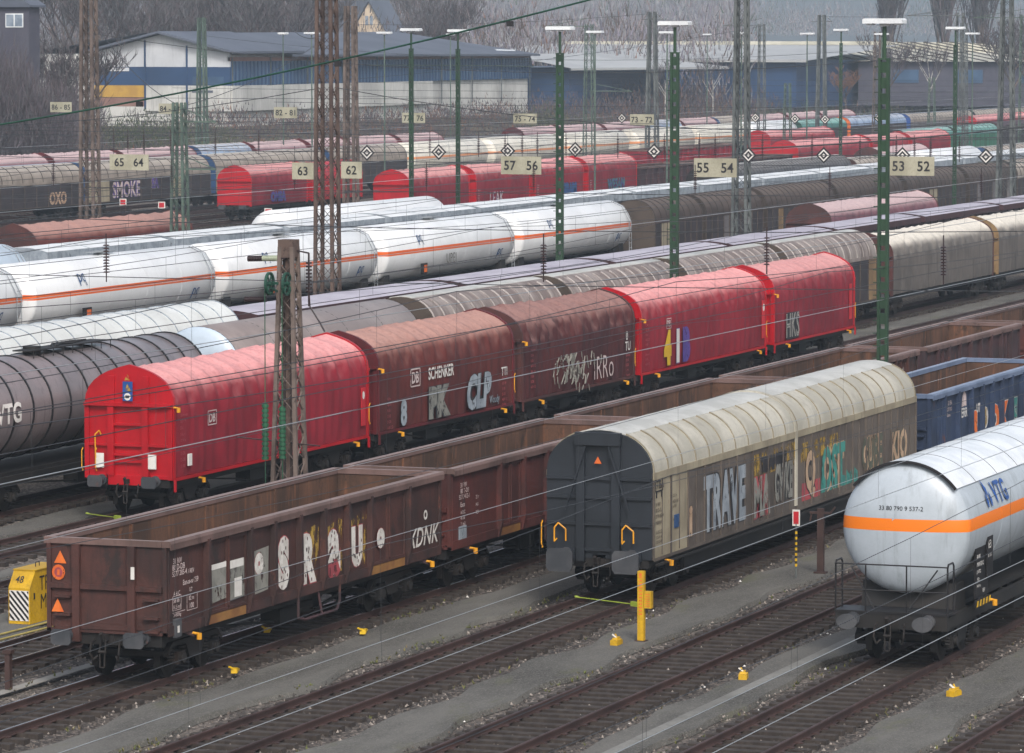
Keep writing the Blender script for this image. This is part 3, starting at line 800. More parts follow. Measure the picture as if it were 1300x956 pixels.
    if detail > 1:
        p = MB(); w_ = 1.32
        p.box(-.0, .85, -w_, w_, 1.2, 1.25)
        for yy in (-w_ + .02, w_ - .02):
            p.tube([(0.04, yy, 1.25), (.04, yy, 2.28), (.1, yy, 2.36), (.5, yy, 2.36), (.58, yy, 2.28), (.58, yy, 1.25)], .022, 6)
        for yy in (-.35, .6): p.tube([(.04, yy, 1.25), (.04, yy, 2.3)], .018, 6)
        for zz in (2.3, 1.72): p.tube([(.04, -w_, zz), (.04, w_, zz)], .018, 6)
        p.tube([(.04, -.4, 1.3), (.3, -1.0, 2.2)], .018, 6); p.tube([(.04, .4, 1.3), (.3, 1.0, 2.2)], .018, 6)
        p.build('end_platform', 'band_black', t)
    running_gear(t, L, 2 if detail > 1 else (1 if detail else 0), 2.3, bm='bogie_black', oval=detail > 1)
    return t

# ------------------------------------------------------------------ flat-roofed hopper wagon
def flatroof_wagon(x0, y, L, label, roof='roof_lilac', fascia='fascia_brown', side='side_dark', z=4.08, half=1.42, crown=.16, group=None, overhang_end=.35, detail=1, fas=.24, name='hopper_wagon', seams=0):
    t = thing(name, label, 'freight wagon', (x0, y, 0), group)
    b = MB(); n = 10
    pf = [(-half + 2 * half * i / n, z + crown * (1 - (2 * i / n - 1) ** 2)) for i in range(n + 1)]
    b.mi = 0; b.prism(pf, .05, L - .05, closed=False)
    b.mi = 1
    b.box(.05, L - .05, -half, -half + .04, z - fas, z - .003); b.box(.05, L - .05, half - .04, half, z - fas, z - .003)
    for xx in (.05, L - .09): b.prism([(p[0] * .97, p[1] - .004) for p in pf][::-1] + [(-half * .97, z - fas), (half * .97, z - fas)], xx, xx + .04)
    ro = b.build('roof', [roof, fascia], t)
    if seams:
        s = MB()
        for q in range(1, seams):
            xx = L * q / seams; s.prism([(p[0], p[1] + .015) for p in pf] + [(p[0], p[1] - .01) for p in reversed(pf)], xx, xx + .03)
        s.build('roof_seams', fascia if name == 'hopper_wagon' else 'roof_white_rib', ro)
    s = MB(); w = half - .1
    s.prismy([(.9, 1.15), (L - .9, 1.15), (L - .3, 2.4), (L - .12, z - fas), (.12, z - fas), (.3, 2.4)][::-1], -w, w)
    for q in range(1, int(L / 1.5)):
        s.box(q * 1.5 - .05, q * 1.5 + .05, -w - .07, -w - .001, 1.2, z - fas - .01)
    s.build('hopper_body', side, t)
    running_gear(t, L, detail, 2.2)
    return t

# ------------------------------------------------------------------ open gondola
def gondola(x0, y, L, label, ribs=None, doors=None, side='gondola_brown', rim='gondola_rim', inside='gondola_inside', top=3.2, bot=1.22, stake=None, detail=2, group=None, half=1.42, ribw=.13):
    t = thing('open_gondola_wagon', label, 'freight wagon', (x0, y, 0), group)
    if ribs is None:
        k = 9; ribs = [L * (i + .0) / k for i in range(1, k)]
        doors = [(ribs[0] + .12, ribs[1] - .12), (ribs[-2] + .12, ribs[-1] - .12)]
    w = MB(); th = .05
    w.mi = 0
    w.box(0, L, -half, -half + th, bot, top - .14); w.box(0, L, half - th, half, bot, top - .14)
    w.mi = 1
    w.box(.06, L - .06, -half + th + .002, -half + th + .014, bot, top - .14); w.box(.06, L - .06, half - th - .014, half - th - .002, bot, top - .14)
    w.mi = 0
    w.box(0, .05, -half + th + .002, half - th - .002, bot, top - .14); w.box(L - .05, L, -half + th + .002, half - th - .002, bot, top - .14)
    w.mi = 1
    w.box(.052, .064, -half + .07, half - .07, bot, top - .14); w.box(L - .064, L - .052, -half + .07, half - .07, bot, top - .14)
    for q in (L * .25, L * .5, L * .75): w.box(q - .04, q + .04, half - th - .05, half - th - .016, bot, top - .16)
    body = w.build('body', [side, inside], t)
    f = MB(); f.box(.07, L - .07, -half + .07, half - .07, bot - .04, bot + .02); f.build('floor_boards', inside, t)
    r = MB(); r.box(-.04, L + .04, -half - .1, -half + .09, top - .138, top); r.box(-.04, L + .04, half - .09, half + .1, top - .138, top)
    r.box(-.06, .09, -half + .092, half - .092, top - .138, top - .002); r.box(L - .09, L + .06, -half + .092, half - .092, top - .138, top - .002)
    # the rim's sloped outer lip
    r.prism([(-half - .1, top - .14), (-half - .102, top - .002), (-half - .125, top - .06), (-half - .115, top - .2)][::-1], -.02, L + .02)
    r.build('top_rim', rim, t)
    s = MB(); d = .16
    for rx in ribs:
        s.prism([(-half - .002, bot - .12), (-half - .07, bot - .12), (-half - d, bot + .25), (-half - d + .02, top - .15), (-half - .002, top - .15)], rx - ribw / 2, rx + ribw / 2)
        s.box(rx - ribw / 2, rx + ribw / 2, half, half + d - .02, bot, top - .15)
    for xx in (.03, L - .09): s.box(xx, xx + .06, -half - .05, -half - .001, bot - .1, top - .15)
    s.box(.0, L, -half - .045, -half - .002, bot - .1, bot + .12) if not doors else None
    if doors:
        edges = [0] + [v for dd in doors for v in dd] + [L]
        for a, b_ in zip(edges[::2], edges[1::2]): s.box(a + .01, b_ - .01, -half - .045, -half - .002, bot - .12, bot + .1)
    s.build('side_stakes', stake or side, t)
    if doors and detail > 0:
        for (a, b_) in doors:
            dr = MB(); m0 = (a + b_) / 2
            for (p, q) in ((a, m0 - .03), (m0 + .03, b_)):
                for (z0, z1) in ((bot + .1, bot + .17), (top - .3, top - .23)): dr.box(p + .05, q - .05, -half - .05, -half - .002, z0, z1)
                dr.box(p, p + .05, -half - .055, -half - .002, bot + .1, top - .2); dr.box(q - .05, q, -half - .055, -half - .002, bot + .1, top - .2)
            dr.bar((m0, -half - .07, bot + .2), (m0, -half - .07, top - .3), .04)
            dd = dr.build('door', side, t)
            th_ = MB(); th_.box(a + .02, b_ - .02, -half - .04, -half - .005, bot - .12, bot + .08); th_.build('door_sill', 'ochre' if detail > 1 else side, dd)
    for (sx, o) in ((0, -1), (L, 1)):
        e = MB()
        def bx(y0, y1, z0, z1, dpt): e.box(min(sx + o * .001, sx + o * dpt), max(sx + o * .001, sx + o * dpt), y0, y1, z0, z1)
        for yy in (-.62, .72): bx(yy - .09, yy + .09, bot - .3, top - .14, .12)
        for yy in (-1.4, 1.4): bx(yy - .05, yy + .05, bot - .1, top - .14, .05)
        for a, b_ in ((-1.34, -.72), (-.52, .62), (.82, 1.34)): bx(a, b_, 2.08, 2.19, .09)
        bx(-.52, .62, bot - .02, bot + .1, .07)
        if detail > 1:
            for yy in (-1.05, 1.08):
                for zz in (1.9, 1.5, 1.2): bx(yy - .22, yy + .15, zz - .025, zz + .025, .12)
        bx(-1.45, 1.45, bot - .1, bot - .03, .05)
        e.build('end_stakes', side, t)
    running_gear(t, L, 2 if detail > 1 else (1 if detail else 0), 2.3, sole=(.92, 1.1))
    if detail > 1:
        link('brake_lever', ME['lever'], t, (1.3, -1.45, 1.02)); link('brake_lever', ME['lever'], t, (L - 1.0, -1.45, 1.02))
        bb = MB(); bb.bar((1.0, -1.2, 1.15), (1.35, -1.5, .98), .09); bb.bar((L - 1.3, -1.2, 1.15), (L - .95, -1.5, .98), .09)
        a = ribs[len(ribs) // 2 - 1]; bb.tube([(a, -1.45, 1.15), (a, -1.45, .62), (a + .3, -1.5, .55), (a + 2.2, -1.5, .55), (a + 2.5, -1.45, .72), (a + 2.5, -1.45, 1.1)], .035, 6)
        bb.tube([(a + 1.3, -1.5, .55), (a + 1.3, -1.4, 1.1)], .03, 6)
        bb.build('shunter_step', 'gondola_dark', t)
    return t

# ================================================================== THE TRAINS
# --- tank wagon in front at the right
t = tank_wagon(93.7, 25.75, 17.2, 'pale grey tank wagon with orange band and blue lettering, nearest the lower right corner', 'tank_lightgrey', front='tank_lightgrey', stripe='stripe_orange', sz=(2.98, 3.26),
               shield='shield_white', r=1.5, zc=3.02, seg=96, inset=.85)
lt = MB(); lt.text('VTG', .5, (4.35, -1.508, 3.62), '-y', .02, .95)
lt.v = [(x, -sqrt(max(0, 1.535 ** 2 - (z - 3.02) ** 2)), z) for x, y, z in lt.v]
b0 = len(lt.v)
for (ax, az, dx, dz) in ((3.2, 3.78, .0, .2), (3.04, 3.52, -.08, -.1), (3.36, 3.52, .1, -.08)):
    q = [(ax - .1, az), (ax, az + .2), (ax + .1, az), (ax + .04, az - .16), (ax - .05, az - .14)]
    lt.poly([(a, -sqrt(1.535 ** 2 - (b_ - 3.02) ** 2), b_) for a, b_ in q])
lt.build('lettering', 'blue_paint', t)
lt = MB(); lt.text('33 80 790 9 537-2', .1, (.845, .02, 3.5), '-x', .004); lt.v = [(.85 + .5 * (1 - sqrt(max(0, 1 - (y * y + (z - 3.02) ** 2) / 2.25))) - .01, y, z) for x, y, z in lt.v]
lt.build('number', 'band_black', t)
p = MB(); p.box(.86, .885, -.02, .22, 2.9, 3.28); p.build('label_holder', 'silver_paint', t)
p = MB(); p.box(2.1, 3.3, -1.42, -1.38, 1.35, 2.5); p.box(3.0, 3.55, -1.46, -1.43, 1.75, 2.75); pb = p.build('data_board', 'band_black', t)
uic(pb, [('84 80', .1, 2.2, 2.3), ('7909 537-2', .1, 2.2, 2.12), ('D-VTG', .09, 2.2, 1.95), ('90 t', .09, 2.25, 1.78), ('24 500 kg', .08, 2.2, 1.62), ('REV', .09, 2.75, 1.48)], 'white_paint', y=-1.425)
uic(pb, [('63', .2, 3.1, 2.5), ('m 110', .09, 3.08, 2.25)], 'white_paint', y=-1.465)
p = MB()
for q in range(9): 
    p.mi = q % 2; p.poly([(1.9 + q * .14, -1.5, 1.18), (2.04 + q * .14, -1.5, 1.18), (2.1 + q * .14, -1.5, 1.32), (1.96 + q * .14, -1.5, 1.32)])
p.mi = 1; p.box(1.88, 3.2, -1.49, -1.45, 1.16, 1.34)
p.build('warning_board', ['yellow_paint', 'band_black'], t)
link('brake_lever', ME['lever'], t, (3.25, -1.42, 1.2))
# its rear continues out of the picture

# --- long sliding-wall wagon and the blue gondola behind it
t = arch_wagon(102.3, 35.7, 25.3, 'long taupe sliding-wall wagon with cream arched roof, dark slate end and graffiti', split=12.5, panels=18, nh=22, colors=[2, 2] + [0] * 16, side2='side_taupe', strip_w=.66)
for ch in t.children:
    if ch.name.startswith('side_wall'):
        ch.data.materials[2] = MT['side_cream']; swl = ch
        me = ch.data
        # the roof-edge band stays cream, the first two panels are the paler ones
Y = -1.412
g = lambda *a, **k: graffiti(swl, *a, **k)
g('i', .8, 3.1, 1.75, Y, 'skin_paint', 'black_spray', sx=1.2)
g('TRAVE', 1.5, 6.0, 2.05, Y, 'silver_paint', 'black_spray', sx=.62, bold=.05)
bx = MB()
for k in range(4): bx.box(8.6 + k * 1.02, 9.55 + k * 1.02, Y + .003, Y + .006, 2.35, 2.95 + .04 * (k % 2))
bx.build('graffiti', 'mustard_paint', swl)
g('TRANSIT', .42, 10.4, 2.62, Y - .002, 'black_spray', 'black_spray', sx=1.1)
g('MA', 1.1, 9.3, 1.8, Y - .01, 'grey_paint', 'rose_paint', sx=.7, outline=.12)
g('GWKE', 1.05, 11.3, 2.0, Y - .012, 'grey_paint', 'black_spray', sx=.42)
bx = MB()
for k in range(3): bx.box(13.0 + k * 1.3, 14.1 + k * 1.3, Y + .003, Y + .006, 2.35, 2.88)
bx.build('graffiti', 'mustard_paint', swl)
g('Q', 1.35, 13.9, 1.95, Y - .006, 'skin_paint', 'black_spray', sx=.8)
g('OST', 1.3, 16.2, 1.95, Y - .008, 'teal_paint', 'skin_paint', sx=.75, outline=.1)
g('CUBE', 1.0, 20.3, 2.0, Y - .006, 'olive_paint', 'skin_paint', sx=.7, outline=.07)
g('KIO', .9, 23.3, 1.95, Y - .006, 'skin_paint', 'olive_paint', sx=.9)
bx = MB()
for k in range(9): bx.poly([(15 + k * .42, Y + .001, 1.3), (15.42 + k * .42, Y + .001, 1.3), (15.4 + k * .42, Y + .001, 1.62 + .1 * sin(k * 2)), (15.02 + k * .42, Y + .001, 1.7 + .1 * cos(k * 3))])
bx.build('graffiti', 'teal_paint', swl)
bx = MB(); bx.box(13.1, 14.9, Y + .003, Y + .006, 1.25, 1.75); bx.box(8.5, 8.9, Y + .003, Y + .006, 1.2, 2.2); bx.build('graffiti', 'rose_paint', swl)
uic(swl, [('TBA', .22, .32, 2.95)], 'black_paint', y=-1.416)
lb = MB()
for a in ((.25, .82, 3.1, 3.13), (.25, .82, 2.77, 2.8), (.25, .28, 2.77, 3.13), (.79, .82, 2.77, 3.13), (.3, .36, 2.62, 2.77), (.7, .76, 2.62, 2.77)): lb.box(a[0], a[1], -1.42, -1.405, a[2], a[3])
lb.build('emblem', 'black_paint', swl)
uic(swl, [('31 RIV', .1, .25, 2.45), ('80 D-TL', .1, .25, 2.3), ('2779 053-4', .1, .25, 2.15), ('Habbiins', .1, .25, 2.0), ('A B C D', .09, .3, 1.75), ('S 26 41 49', .08, .3, 1.62), ('120 00 48', .08, .3, 1.5)], 'side_seam', y=-1.416)
uic(swl, [('23,2 m', .09, 1.65, 2.55), ('REV 110', .09, 1.65, 2.4), ('6 REV', .08, 1.65, 2.28), ('6 8 09', .08, 1.65, 1.95)], 'side_seam', y=-1.416)
pk = MB(); pk.box(1.75, 2.1, -1.43, -1.405, 1.72, 2.05); pk.build('plate', 'navy_paint', swl)
wp = MB(); wp.poly([(-.105, .1, 3.48), (-.105, -.1, 3.48), (-.105, 0, 3.66)]); wp.build('warning_sign', 'orange_paint', t)
for s in (.98, -.98):
    pass
for ch in t.children:
    if ch.name.startswith('buffer'): ch.scale = (1, 1.45, 1.7)

t = gondola(129.1, 35.7, 15.4, 'blue open gondola wagon with orange and yellow graffiti behind the long sliding-wall wagon', side='gondola_blue', rim='gondola_blue_rim', ribs=[1.5, 3.2, 4.9, 6.3, 7.6, 8.9, 10.2, 11.6, 13.0], doors=[(.9, 1.45), (13.4, 14.8)])
for w_, x_, f_ in (('S', 5.6, 'orange_paint'), ('P', 6.95, 'mustard_paint'), ('O', 8.25, 'orange_paint'), ('K', 9.55, 'orange_paint'), ('E', 10.9, 'teal_paint'), ('R', 12.3, 'orange_paint')):
    graffiti(t, w_, 1.0, x_, 1.75, -1.43, f_, 'white_spray', bold=.08, outline=.05)
uic(t, [('ERR', .3, 3.9, 2.3)], 'white_paint', y=-1.43)
uic(t, [('31 56', .14, 2.2, 2.75), ('5377 012', .12, 2.05, 2.55), ('Eanos', .12, 2.1, 2.38)], 'chalk', y=-1.43)
lb = MB(); lb.poly([(3.9, -1.43, 2.5), (4.5, -1.43, 2.5), (4.45, -1.43, 2.85), (4.2, -1.43, 3.0), (4.0, -1.43, 2.85)]); lb.build('emblem', 'chalk', t)
graffiti(t, 'UTRA', .3, 6.3, 2.3, -1.43, 'white_spray', 'navy_paint')

# --- brown gondolas
ribs = [1.9, 3.0 + .05, 5.6 - .9 + .45, 7.15 - 1.45, 7.15, 8.6, 10.1, 11.6, 14.0]
ribs = [2.0, 4.35, 5.7, 7.2, 8.65, 10.1, 11.55, 14.05]
t = gondola(85.25, 41.15, 16.35, 'weathered brown open gondola with white polka-dot graffiti letters, nearest the lower left corner', ribs=ribs, doors=[(2.15, 4.2), (11.7, 13.9)], stake='stake_dark')
Y = -1.426
for w_, x_, z_, s_ in (('S', 6.4, 2.0, 1.25), ('R', 7.9, 1.95, 1.2), ('a', 9.4, 1.9, 1.15), ('U', 10.85, 1.9, 1.0)):
    graffiti(t, w_, s_, x_, z_, Y, 'white_spray', 'rose_paint', bold=.085, outline=.02, sx=.8)
    d = MB()
    rr = random.Random(ord(w_))
    vs, fs, w0 = text_geo(w_, .085, 1.05, 0)
    for k in range(17):
        # dots follow the strokes of the letter
        f = rr.choice(fs); a = sum(vs[i][0] for i in f) / len(f); c = sum(vs[i][1] for i in f) / len(f)
        d.poly([(x_ + a * s_ * .8 + .028 * cos(q), Y - .007, z_ + c * s_ + .045 * sin(q)) for q in [i * pi / 4 for i in range(8)]])
    d.build('graffiti_dots', 'gondola_red', t)
graffiti(t, 'o', .5, 12.25, 1.95, Y - .05, 'white_spray', 'rose_paint', bold=.09, outline=.02)
graffiti(t, 'XDNK', .46, 15.2, 1.68, Y - .004, 'white_spray', 'white_paint', bold=.0, outline=.01, shear=.3)
graffiti(t, 'o', .24, 15.35, 2.2, Y - .004, 'white_spray', 'white_paint', bold=.01, outline=.01)
d = MB()
d.poly([(2.25, Y - .03, 1.55), (3.1, Y - .03, 1.6), (3.1, Y - .03, 2.45), (2.7, Y - .03, 2.38), (2.25, Y - .03, 2.35)]); d.poly([(3.3, Y - .03, 1.5), (4.1, Y - .03, 1.52), (4.1, Y - .03, 2.4), (3.7, Y - .03, 2.3), (3.3, Y - .03, 2.28)])
d.poly([(4.5, Y, 1.45), (5.5, Y, 1.5), (5.55, Y, 2.5), (4.6, Y, 2.45)])
d.build('graffiti_ground', 'grey_paint', t)
d = MB()
d.box(2.3, 3.1, Y - .034, Y - .031, 2.3, 2.42); d.box(3.3, 4.05, Y - .034, Y - .031, 2.22, 2.4); d.box(3.55, 3.95, Y - .034, Y - .031, 1.55, 1.98); d.build('graffiti_patch', 'white_paint', t)
graffiti(t, 'o', .5, 4.98, 2.15, Y - .004, 'white_spray', 'rose_paint', bold=.08, outline=.03)
d = MB()
for x_ in (7.9, 9.4, 10.85): d.poly([(x_ + .1, Y + .001, 1.45), (x_ + .5, Y + .001, 1.42), (x_ + .58, Y + .001, 2.0), (x_ + .6, Y + .001, 2.62), (x_ + .35, Y + .001, 2.7), (x_ - .4, Y + .001, 2.55), (x_ - .56, Y + .001, 2.35), (x_ + .2, Y + .001, 2.3)])
d.build('graffiti_ground', 'mustard_paint', t)
uic(t, [('31 RIV', .12, .35, 2.72), ('80 D-DB', .13, .3, 2.58), ('5377 285-4', .12, .3, 2.44), ('Eanos-x 059', .12, .85, 2.2), ('A B C', .1, .35, 2.0), ('58 66', .1, .35, 1.85), ('82,5 m3', .1, .35, 1.7), ('24 800kg', .1, .35, 1.52), ('15,7', .1, 1.15, 2.0), ('82 m', .1, 1.15, 1.82), ('100', .12, 1.2, 1.65), ('3 REV', .1, 1.1, 2.42)], 'chalk', y=-1.428)
lb = MB()
for (a, b_, c, d_) in ((.3, .75, 1.94, 1.95), (.3, .75, 1.63, 1.64), (.3, .31, 1.63, 1.95), (.74, .75, 1.63, 1.95), (.3, .95, 1.58, 1.59), (1.05, 1.6, 1.55, 1.56), (1.05, 1.06, 1.55, 1.9), (1.59, 1.6, 1.55, 1.9), (1.05, 1.6, 1.89, 1.9)): lb.box(a, b_, -1.43, -1.427, c, d_)
lb.build('data_frame', 'chalk', t)
k = MB(); k.box(.3, .62, -1.5, -1.43, 1.05, 1.45); k.build('card_holder', 'buffer_grey', t); k = MB(); k.box(.4, .5, -1.506, -1.501, 1.15, 1.3); k.build('card', 'white_paint', t)
k = MB(); k.mi = 0; k.poly([(-.02, 1.28, 2.62), (-.02, .98, 2.62), (-.02, 1.13, 2.9)]); k.poly([(-.03, 1.17 + .16 * cos(a), 2.42 + .17 * sin(a)) for a in [i * pi / 8 for i in range(16)]])
k.mi = 1; k.poly([(-.034, 1.17 + .1 * cos(a), 2.42 + .11 * sin(a)) for a in [i * pi / 8 for i in range(16)]]); k.mi = 0; k.box(-.04, -.036, 1.14, 1.2, 2.36, 2.48)
k.poly([(-.06, 1.33, 1.55), (-.06, 1.03, 1.55), (-.06, 1.18, 1.85)])
k.build('warning_sign', ['orange_paint', 'rose_paint'], t)
k = MB(); k.box(-.16, -.13, -.72, -.64, 2.35, 2.62); k.build('card', 'white_paint', t)
def small_data(t, x=.7, y=-1.428):
    uic(t, [('31 RIV', .12, x, 2.7), ('80 D-DB', .12, x, 2.55), ('5330 412-1', .12, x - .1, 2.4), ('Eaos', .12, x, 2.2), ('A B C', .1, x, 2.0), ('46 58', .1, x, 1.86), ('71 m3', .1, x, 1.7), ('21 t', .1, x + 1.1, 2.3), ('14,0', .1, x + 1.1, 2.1), ('REV', .1, x + 1.1, 1.9)], 'chalk', y=y)
t = gondola(102.35, 41.15, 14.6, 'plain red-brown open gondola with white data panel, coupled behind the polka-dot one', side='gondola_red', ribs=[3.4, 5.2, 7.0, 8.8, 10.6, 12.4], doors=[(3.5, 5.05), (10.7, 12.25)])
small_data(t); k = MB(); k.box(.55, 1.05, -1.46, -1.43, 1.25, 1.65); k.build('plate', 'silver_paint', t)
l3 = [(118.3, 14.6, 'rusty brown open gondola half hidden behind the cream roof', 'gondola_dark'),
      (134.1, 13.7, 'brown open gondola by the green lamp post, fourth in the brown gondola row', 'gondola_brown'),
      (148.9, 14.0, 'brown open gondola above the blue one, fifth in the brown gondola row', 'gondola_dark'),
      (164.2, 14.2, 'brown open gondola cut by the right picture edge, last of the brown gondola row', 'gondola_red'),
      ]
for x_, L_, lab, sd_ in l3: 
    t = gondola(x_, 41.15, L_, lab, side=sd_)
    if L_ == 13.7: graffiti(t, 'EAK', .35, 11.5, 2.5, -1.43, 'white_spray', 'white_paint', bold=.01, outline=.005)

# --- red tarpaulin train
GT = 'tarpaulin wagons of the red train in the middle'
def db_logo(t, x, z, s, y=-1.5):
    b = MB()
    b.text('DB', s * .62, (x, y, z), '-y', .03, .95)
    w, h = s * .72, s * .5; q = s * .07
    b.box(x - w, x + w, y - .002, y, z + h - q, z + h); b.box(x - w, x + w, y - .002, y, z - h, z - h + q); b.box(x - w, x - w + q, y - .002, y, z - h, z + h); b.box(x + w - q, x + w, y - .002, y, z - h, z + h)
    return b.build('logo', 'chalk', t)
def data_col(t, x, n=9, y=-1.5, m='chalk', z0=3.0):
    r = random.Random(int(x * 10)); it = []
    for k in range(n): it.append((r.choice(['31 80', 'D-DB', '4674 112', 'Shimmns', 'REV 09', '12,0 m', 'S 65 t', '22 900kg', 'A B C D', 'TL 45']), .1, x, z0 - k * .19))
    return uic(t, it, m, y=y)
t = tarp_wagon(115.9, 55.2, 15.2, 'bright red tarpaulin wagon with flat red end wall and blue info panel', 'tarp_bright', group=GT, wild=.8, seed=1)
db_logo(t, 2.75, 2.75, .45, -1.46); data_col(t, .45, 9, -1.47, 'rose_paint')
p = MB(); p.mi = 0; p.box(-.09, -.07, -.16, .16, 3.42, 4.0); p.mi = 1; p.poly([(-.1, .12, 3.72), (-.1, -.12, 3.72), (-.1, 0, 3.93)]); p.poly([(-.1, .1, 4.04), (-.1, -.1, 4.04), (-.1, 0, 4.22)])
p.mi = 2; p.poly([(-.1, .11 * cos(a), 3.55 + .11 * sin(a)) for a in [i * pi / 8 for i in range(16)]])
p.mi = 3; p.box(-.105, -.102, -.06, .06, 3.51, 3.59)
p.build('info_panel', ['blue_paint', 'mustard_paint', 'white_paint', 'black_paint'], t)
p = MB()
for yy in (.93, -.78): p.box(-.1, -.07, yy - .14, yy + .14, 1.42, 1.85)
p.box(.95, 1.2, -1.5, -1.46, 1.45, 1.8)
p.build('card', 'white_paint', t)
h = MB(); h.tube([(-.02, 1.05, 1.75), (-.1, 1.05, 1.7), (-.14, 1.05, 2.4), (-.1, .93, 2.52), (-.05, .9, 2.4)], .022, 6); h.build('handrail', 'handrail_yellow', t)
for s_, hh in ((-1.5, 0), (14.6, 1)): pass
rp = MB(); rp.box(14.5, 14.85, -1.475, -1.45, 1.5, 2.75); rpo = rp.build('red_plate', 'red_paint', t); rq = MB(); rq.poly([(14.67 + .1 * cos(a), -1.478, 2.5 + .13 * sin(a)) for a in [i * pi / 8 for i in range(16)]]); rq.build('plate_mark', 'white_paint', rpo)
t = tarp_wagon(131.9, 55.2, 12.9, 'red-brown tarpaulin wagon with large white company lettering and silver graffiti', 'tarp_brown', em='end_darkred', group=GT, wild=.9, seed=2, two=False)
db_logo(t, 3.2, 2.75, .62, -1.5)
b = MB(); b.text('SCHENKER', .42, (5.6, -1.5, 2.78), '-y', .02, .85); b.build('lettering', 'white_paint', t)
graffiti(t, '8', .9, 2.15, 1.65, -1.5, 'silver_paint', 'black_spray', sx=.9)
graffiti(t, 'PK', 1.1, 5.4, 1.78, -1.52, 'grey_paint', 'black_spray', bold=.09, sx=1.1)
graffiti(t, 'CLP', 1.25, 9.2, 1.85, -1.52, 'silver_paint', 'black_spray', bold=.06, sx=.85, shear=.2)
graffiti(t, 'Woody', .35, 10.8, 1.4, -1.485, 'silver_paint', 'black_spray', bold=.01, sx=.8)
data_col(t, .75, 6, -1.475, 'rose_paint', 2.2); data_col(t, 11.6, 7, -1.475, 'rose_paint', 2.3); uic(t, [('TTI', .3, 11.5, 2.35)], 'white_paint', y=-1.478)
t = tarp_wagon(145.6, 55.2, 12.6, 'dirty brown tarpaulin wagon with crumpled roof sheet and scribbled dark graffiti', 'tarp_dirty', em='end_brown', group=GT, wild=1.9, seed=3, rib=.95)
sc = MB(); rr = random.Random(4)
for k in range(90):
    x_ = 3 + abs(rr.gauss(0, 1)) * 1.2 + rr.random() * 2.6; z_ = rr.uniform(1.3, 2.4) - (.4 if x_ > 5.6 else 0)
    a = rr.uniform(.7, 2.2); l = rr.uniform(.2, .6)
    sc.bar((x_, -1.5, z_), (x_ + l * cos(a), -1.5, min(2.5, z_ + l * sin(a))), .035, .01)
sc.build('graffiti', 'grey_paint', t)
graffiti(t, 'iRRo', .85, 8.8, 1.75, -1.5, 'chalk', 'tarp_dirty', bold=-.01, outline=.0, sx=.9)
data_col(t, .8, 8, -1.49, 'rose_paint', 2.9); data_col(t, 11.4, 5, -1.49, 'rose_paint', 2.0); uic(t, [('TU', .35, 11.3, 2.35), ('0', .35, 11.4, 2.75)], 'white_paint', y=-1.495)
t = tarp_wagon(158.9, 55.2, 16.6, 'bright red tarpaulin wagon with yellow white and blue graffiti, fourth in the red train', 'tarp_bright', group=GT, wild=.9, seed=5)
db_logo(t, 3.4, 2.9, .42, -1.47)
for w_, x_, f_ in (('4', 3.2, 'yellow_paint'), ('I', 4.5, 'white_paint'), ('B', 5.6, 'violet_paint')): graffiti(t, w_, 1.35, x_, 1.95, -1.49, f_, 'violet_paint' if w_ != '4' else 'yellow_paint', bold=.08, outline=.02, sx=.9)
data_col(t, .5, 9, -1.475, 'rose_paint')
rp = MB(); rp.box(15.9, 16.3, -1.48, -1.455, 1.5, 3.1); rpo = rp.build('red_plate', 'red_paint', t); rq = MB(); rq.poly([(16.1 + .13 * cos(a), -1.483, 2.8 + .16 * sin(a)) for a in [i * pi / 8 for i in range(16)]]); rq.build('plate_mark', 'white_paint', rpo)
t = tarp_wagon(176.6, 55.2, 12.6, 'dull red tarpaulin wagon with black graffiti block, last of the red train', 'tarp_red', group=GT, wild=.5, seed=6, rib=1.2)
bx = MB(); bx.box(1.8, 3.7, -1.462, -1.458, 1.2, 2.35); bx.build('graffiti_ground', 'black_paint', t)
graffiti(t, 'HKS', 1.0, 2.75, 1.8, -1.47, 'grey_paint', 'white_spray', bold=-.01, outline=.02, sx=.75)
rp = MB(); rp.box(11.6, 12.0, -1.475, -1.455, 1.5, 3.1); rp.build('red_plate', 'red_paint', t)

# --- dark tank, grey tank, ribbed covered wagons, beige tarpaulin wagons
t = tank_wagon(112.4, 60, 17.6, 'dark brown glossy tank wagon with raised hoops and white lettering', 'tank_dark', hoops=13, hoopt=.05, r=1.52, zc=3.0, walkway=True, inset=.75)
lt = MB(); lt.text('VTG', .62, (2.1, -1.5, 3.05), '-y', .03, 1.0); lt.v = [(x, -sqrt(max(0, 1.575 ** 2 - (z - 3.0) ** 2)), z) for x, y, z in lt.v]; lt.build('lettering', 'white_paint', t)
e = MB(); e.mi = 0
for k_, (ax, az) in enumerate(((.75, 3.3), (.58, 2.95), (.92, 2.95))):
    e.mi = k_ % 2; e.poly([(ax + .16 * cos(a), -sqrt(1.575 ** 2 - (az + .2 * sin(a) - 3.0) ** 2), az + .2 * sin(a)) for a in [i * pi / 6 for i in range(12)]])
e.build('emblem', ['white_paint', 'skin_paint'], t)
p = MB(); p.box(-.2, .9, -1.5, -1.46, 1.3, 2.3); pb = p.build('data_board', 'band_black', t); uic(pb, [('33 80', .14, -.1, 2.15), ('7837', .14, -.1, 1.9), ('60 t', .14, .3, 1.7), ('30', .22, .4, 1.5)], 'white_paint', y=-1.505)
tank_wagon(130.3, 60, 18.6, 'grey-brown tank wagon with pale blue end dome behind the dark tank wagon', 'tank_greybrown', front='tank_dome', hoops=6, hoopt=.012, hoopm='band_black', r=1.55, zc=3.0, hoopw=.03, inset=.8, bulge=.35)
GR = 'brown covered wagons with pale roof hoops'
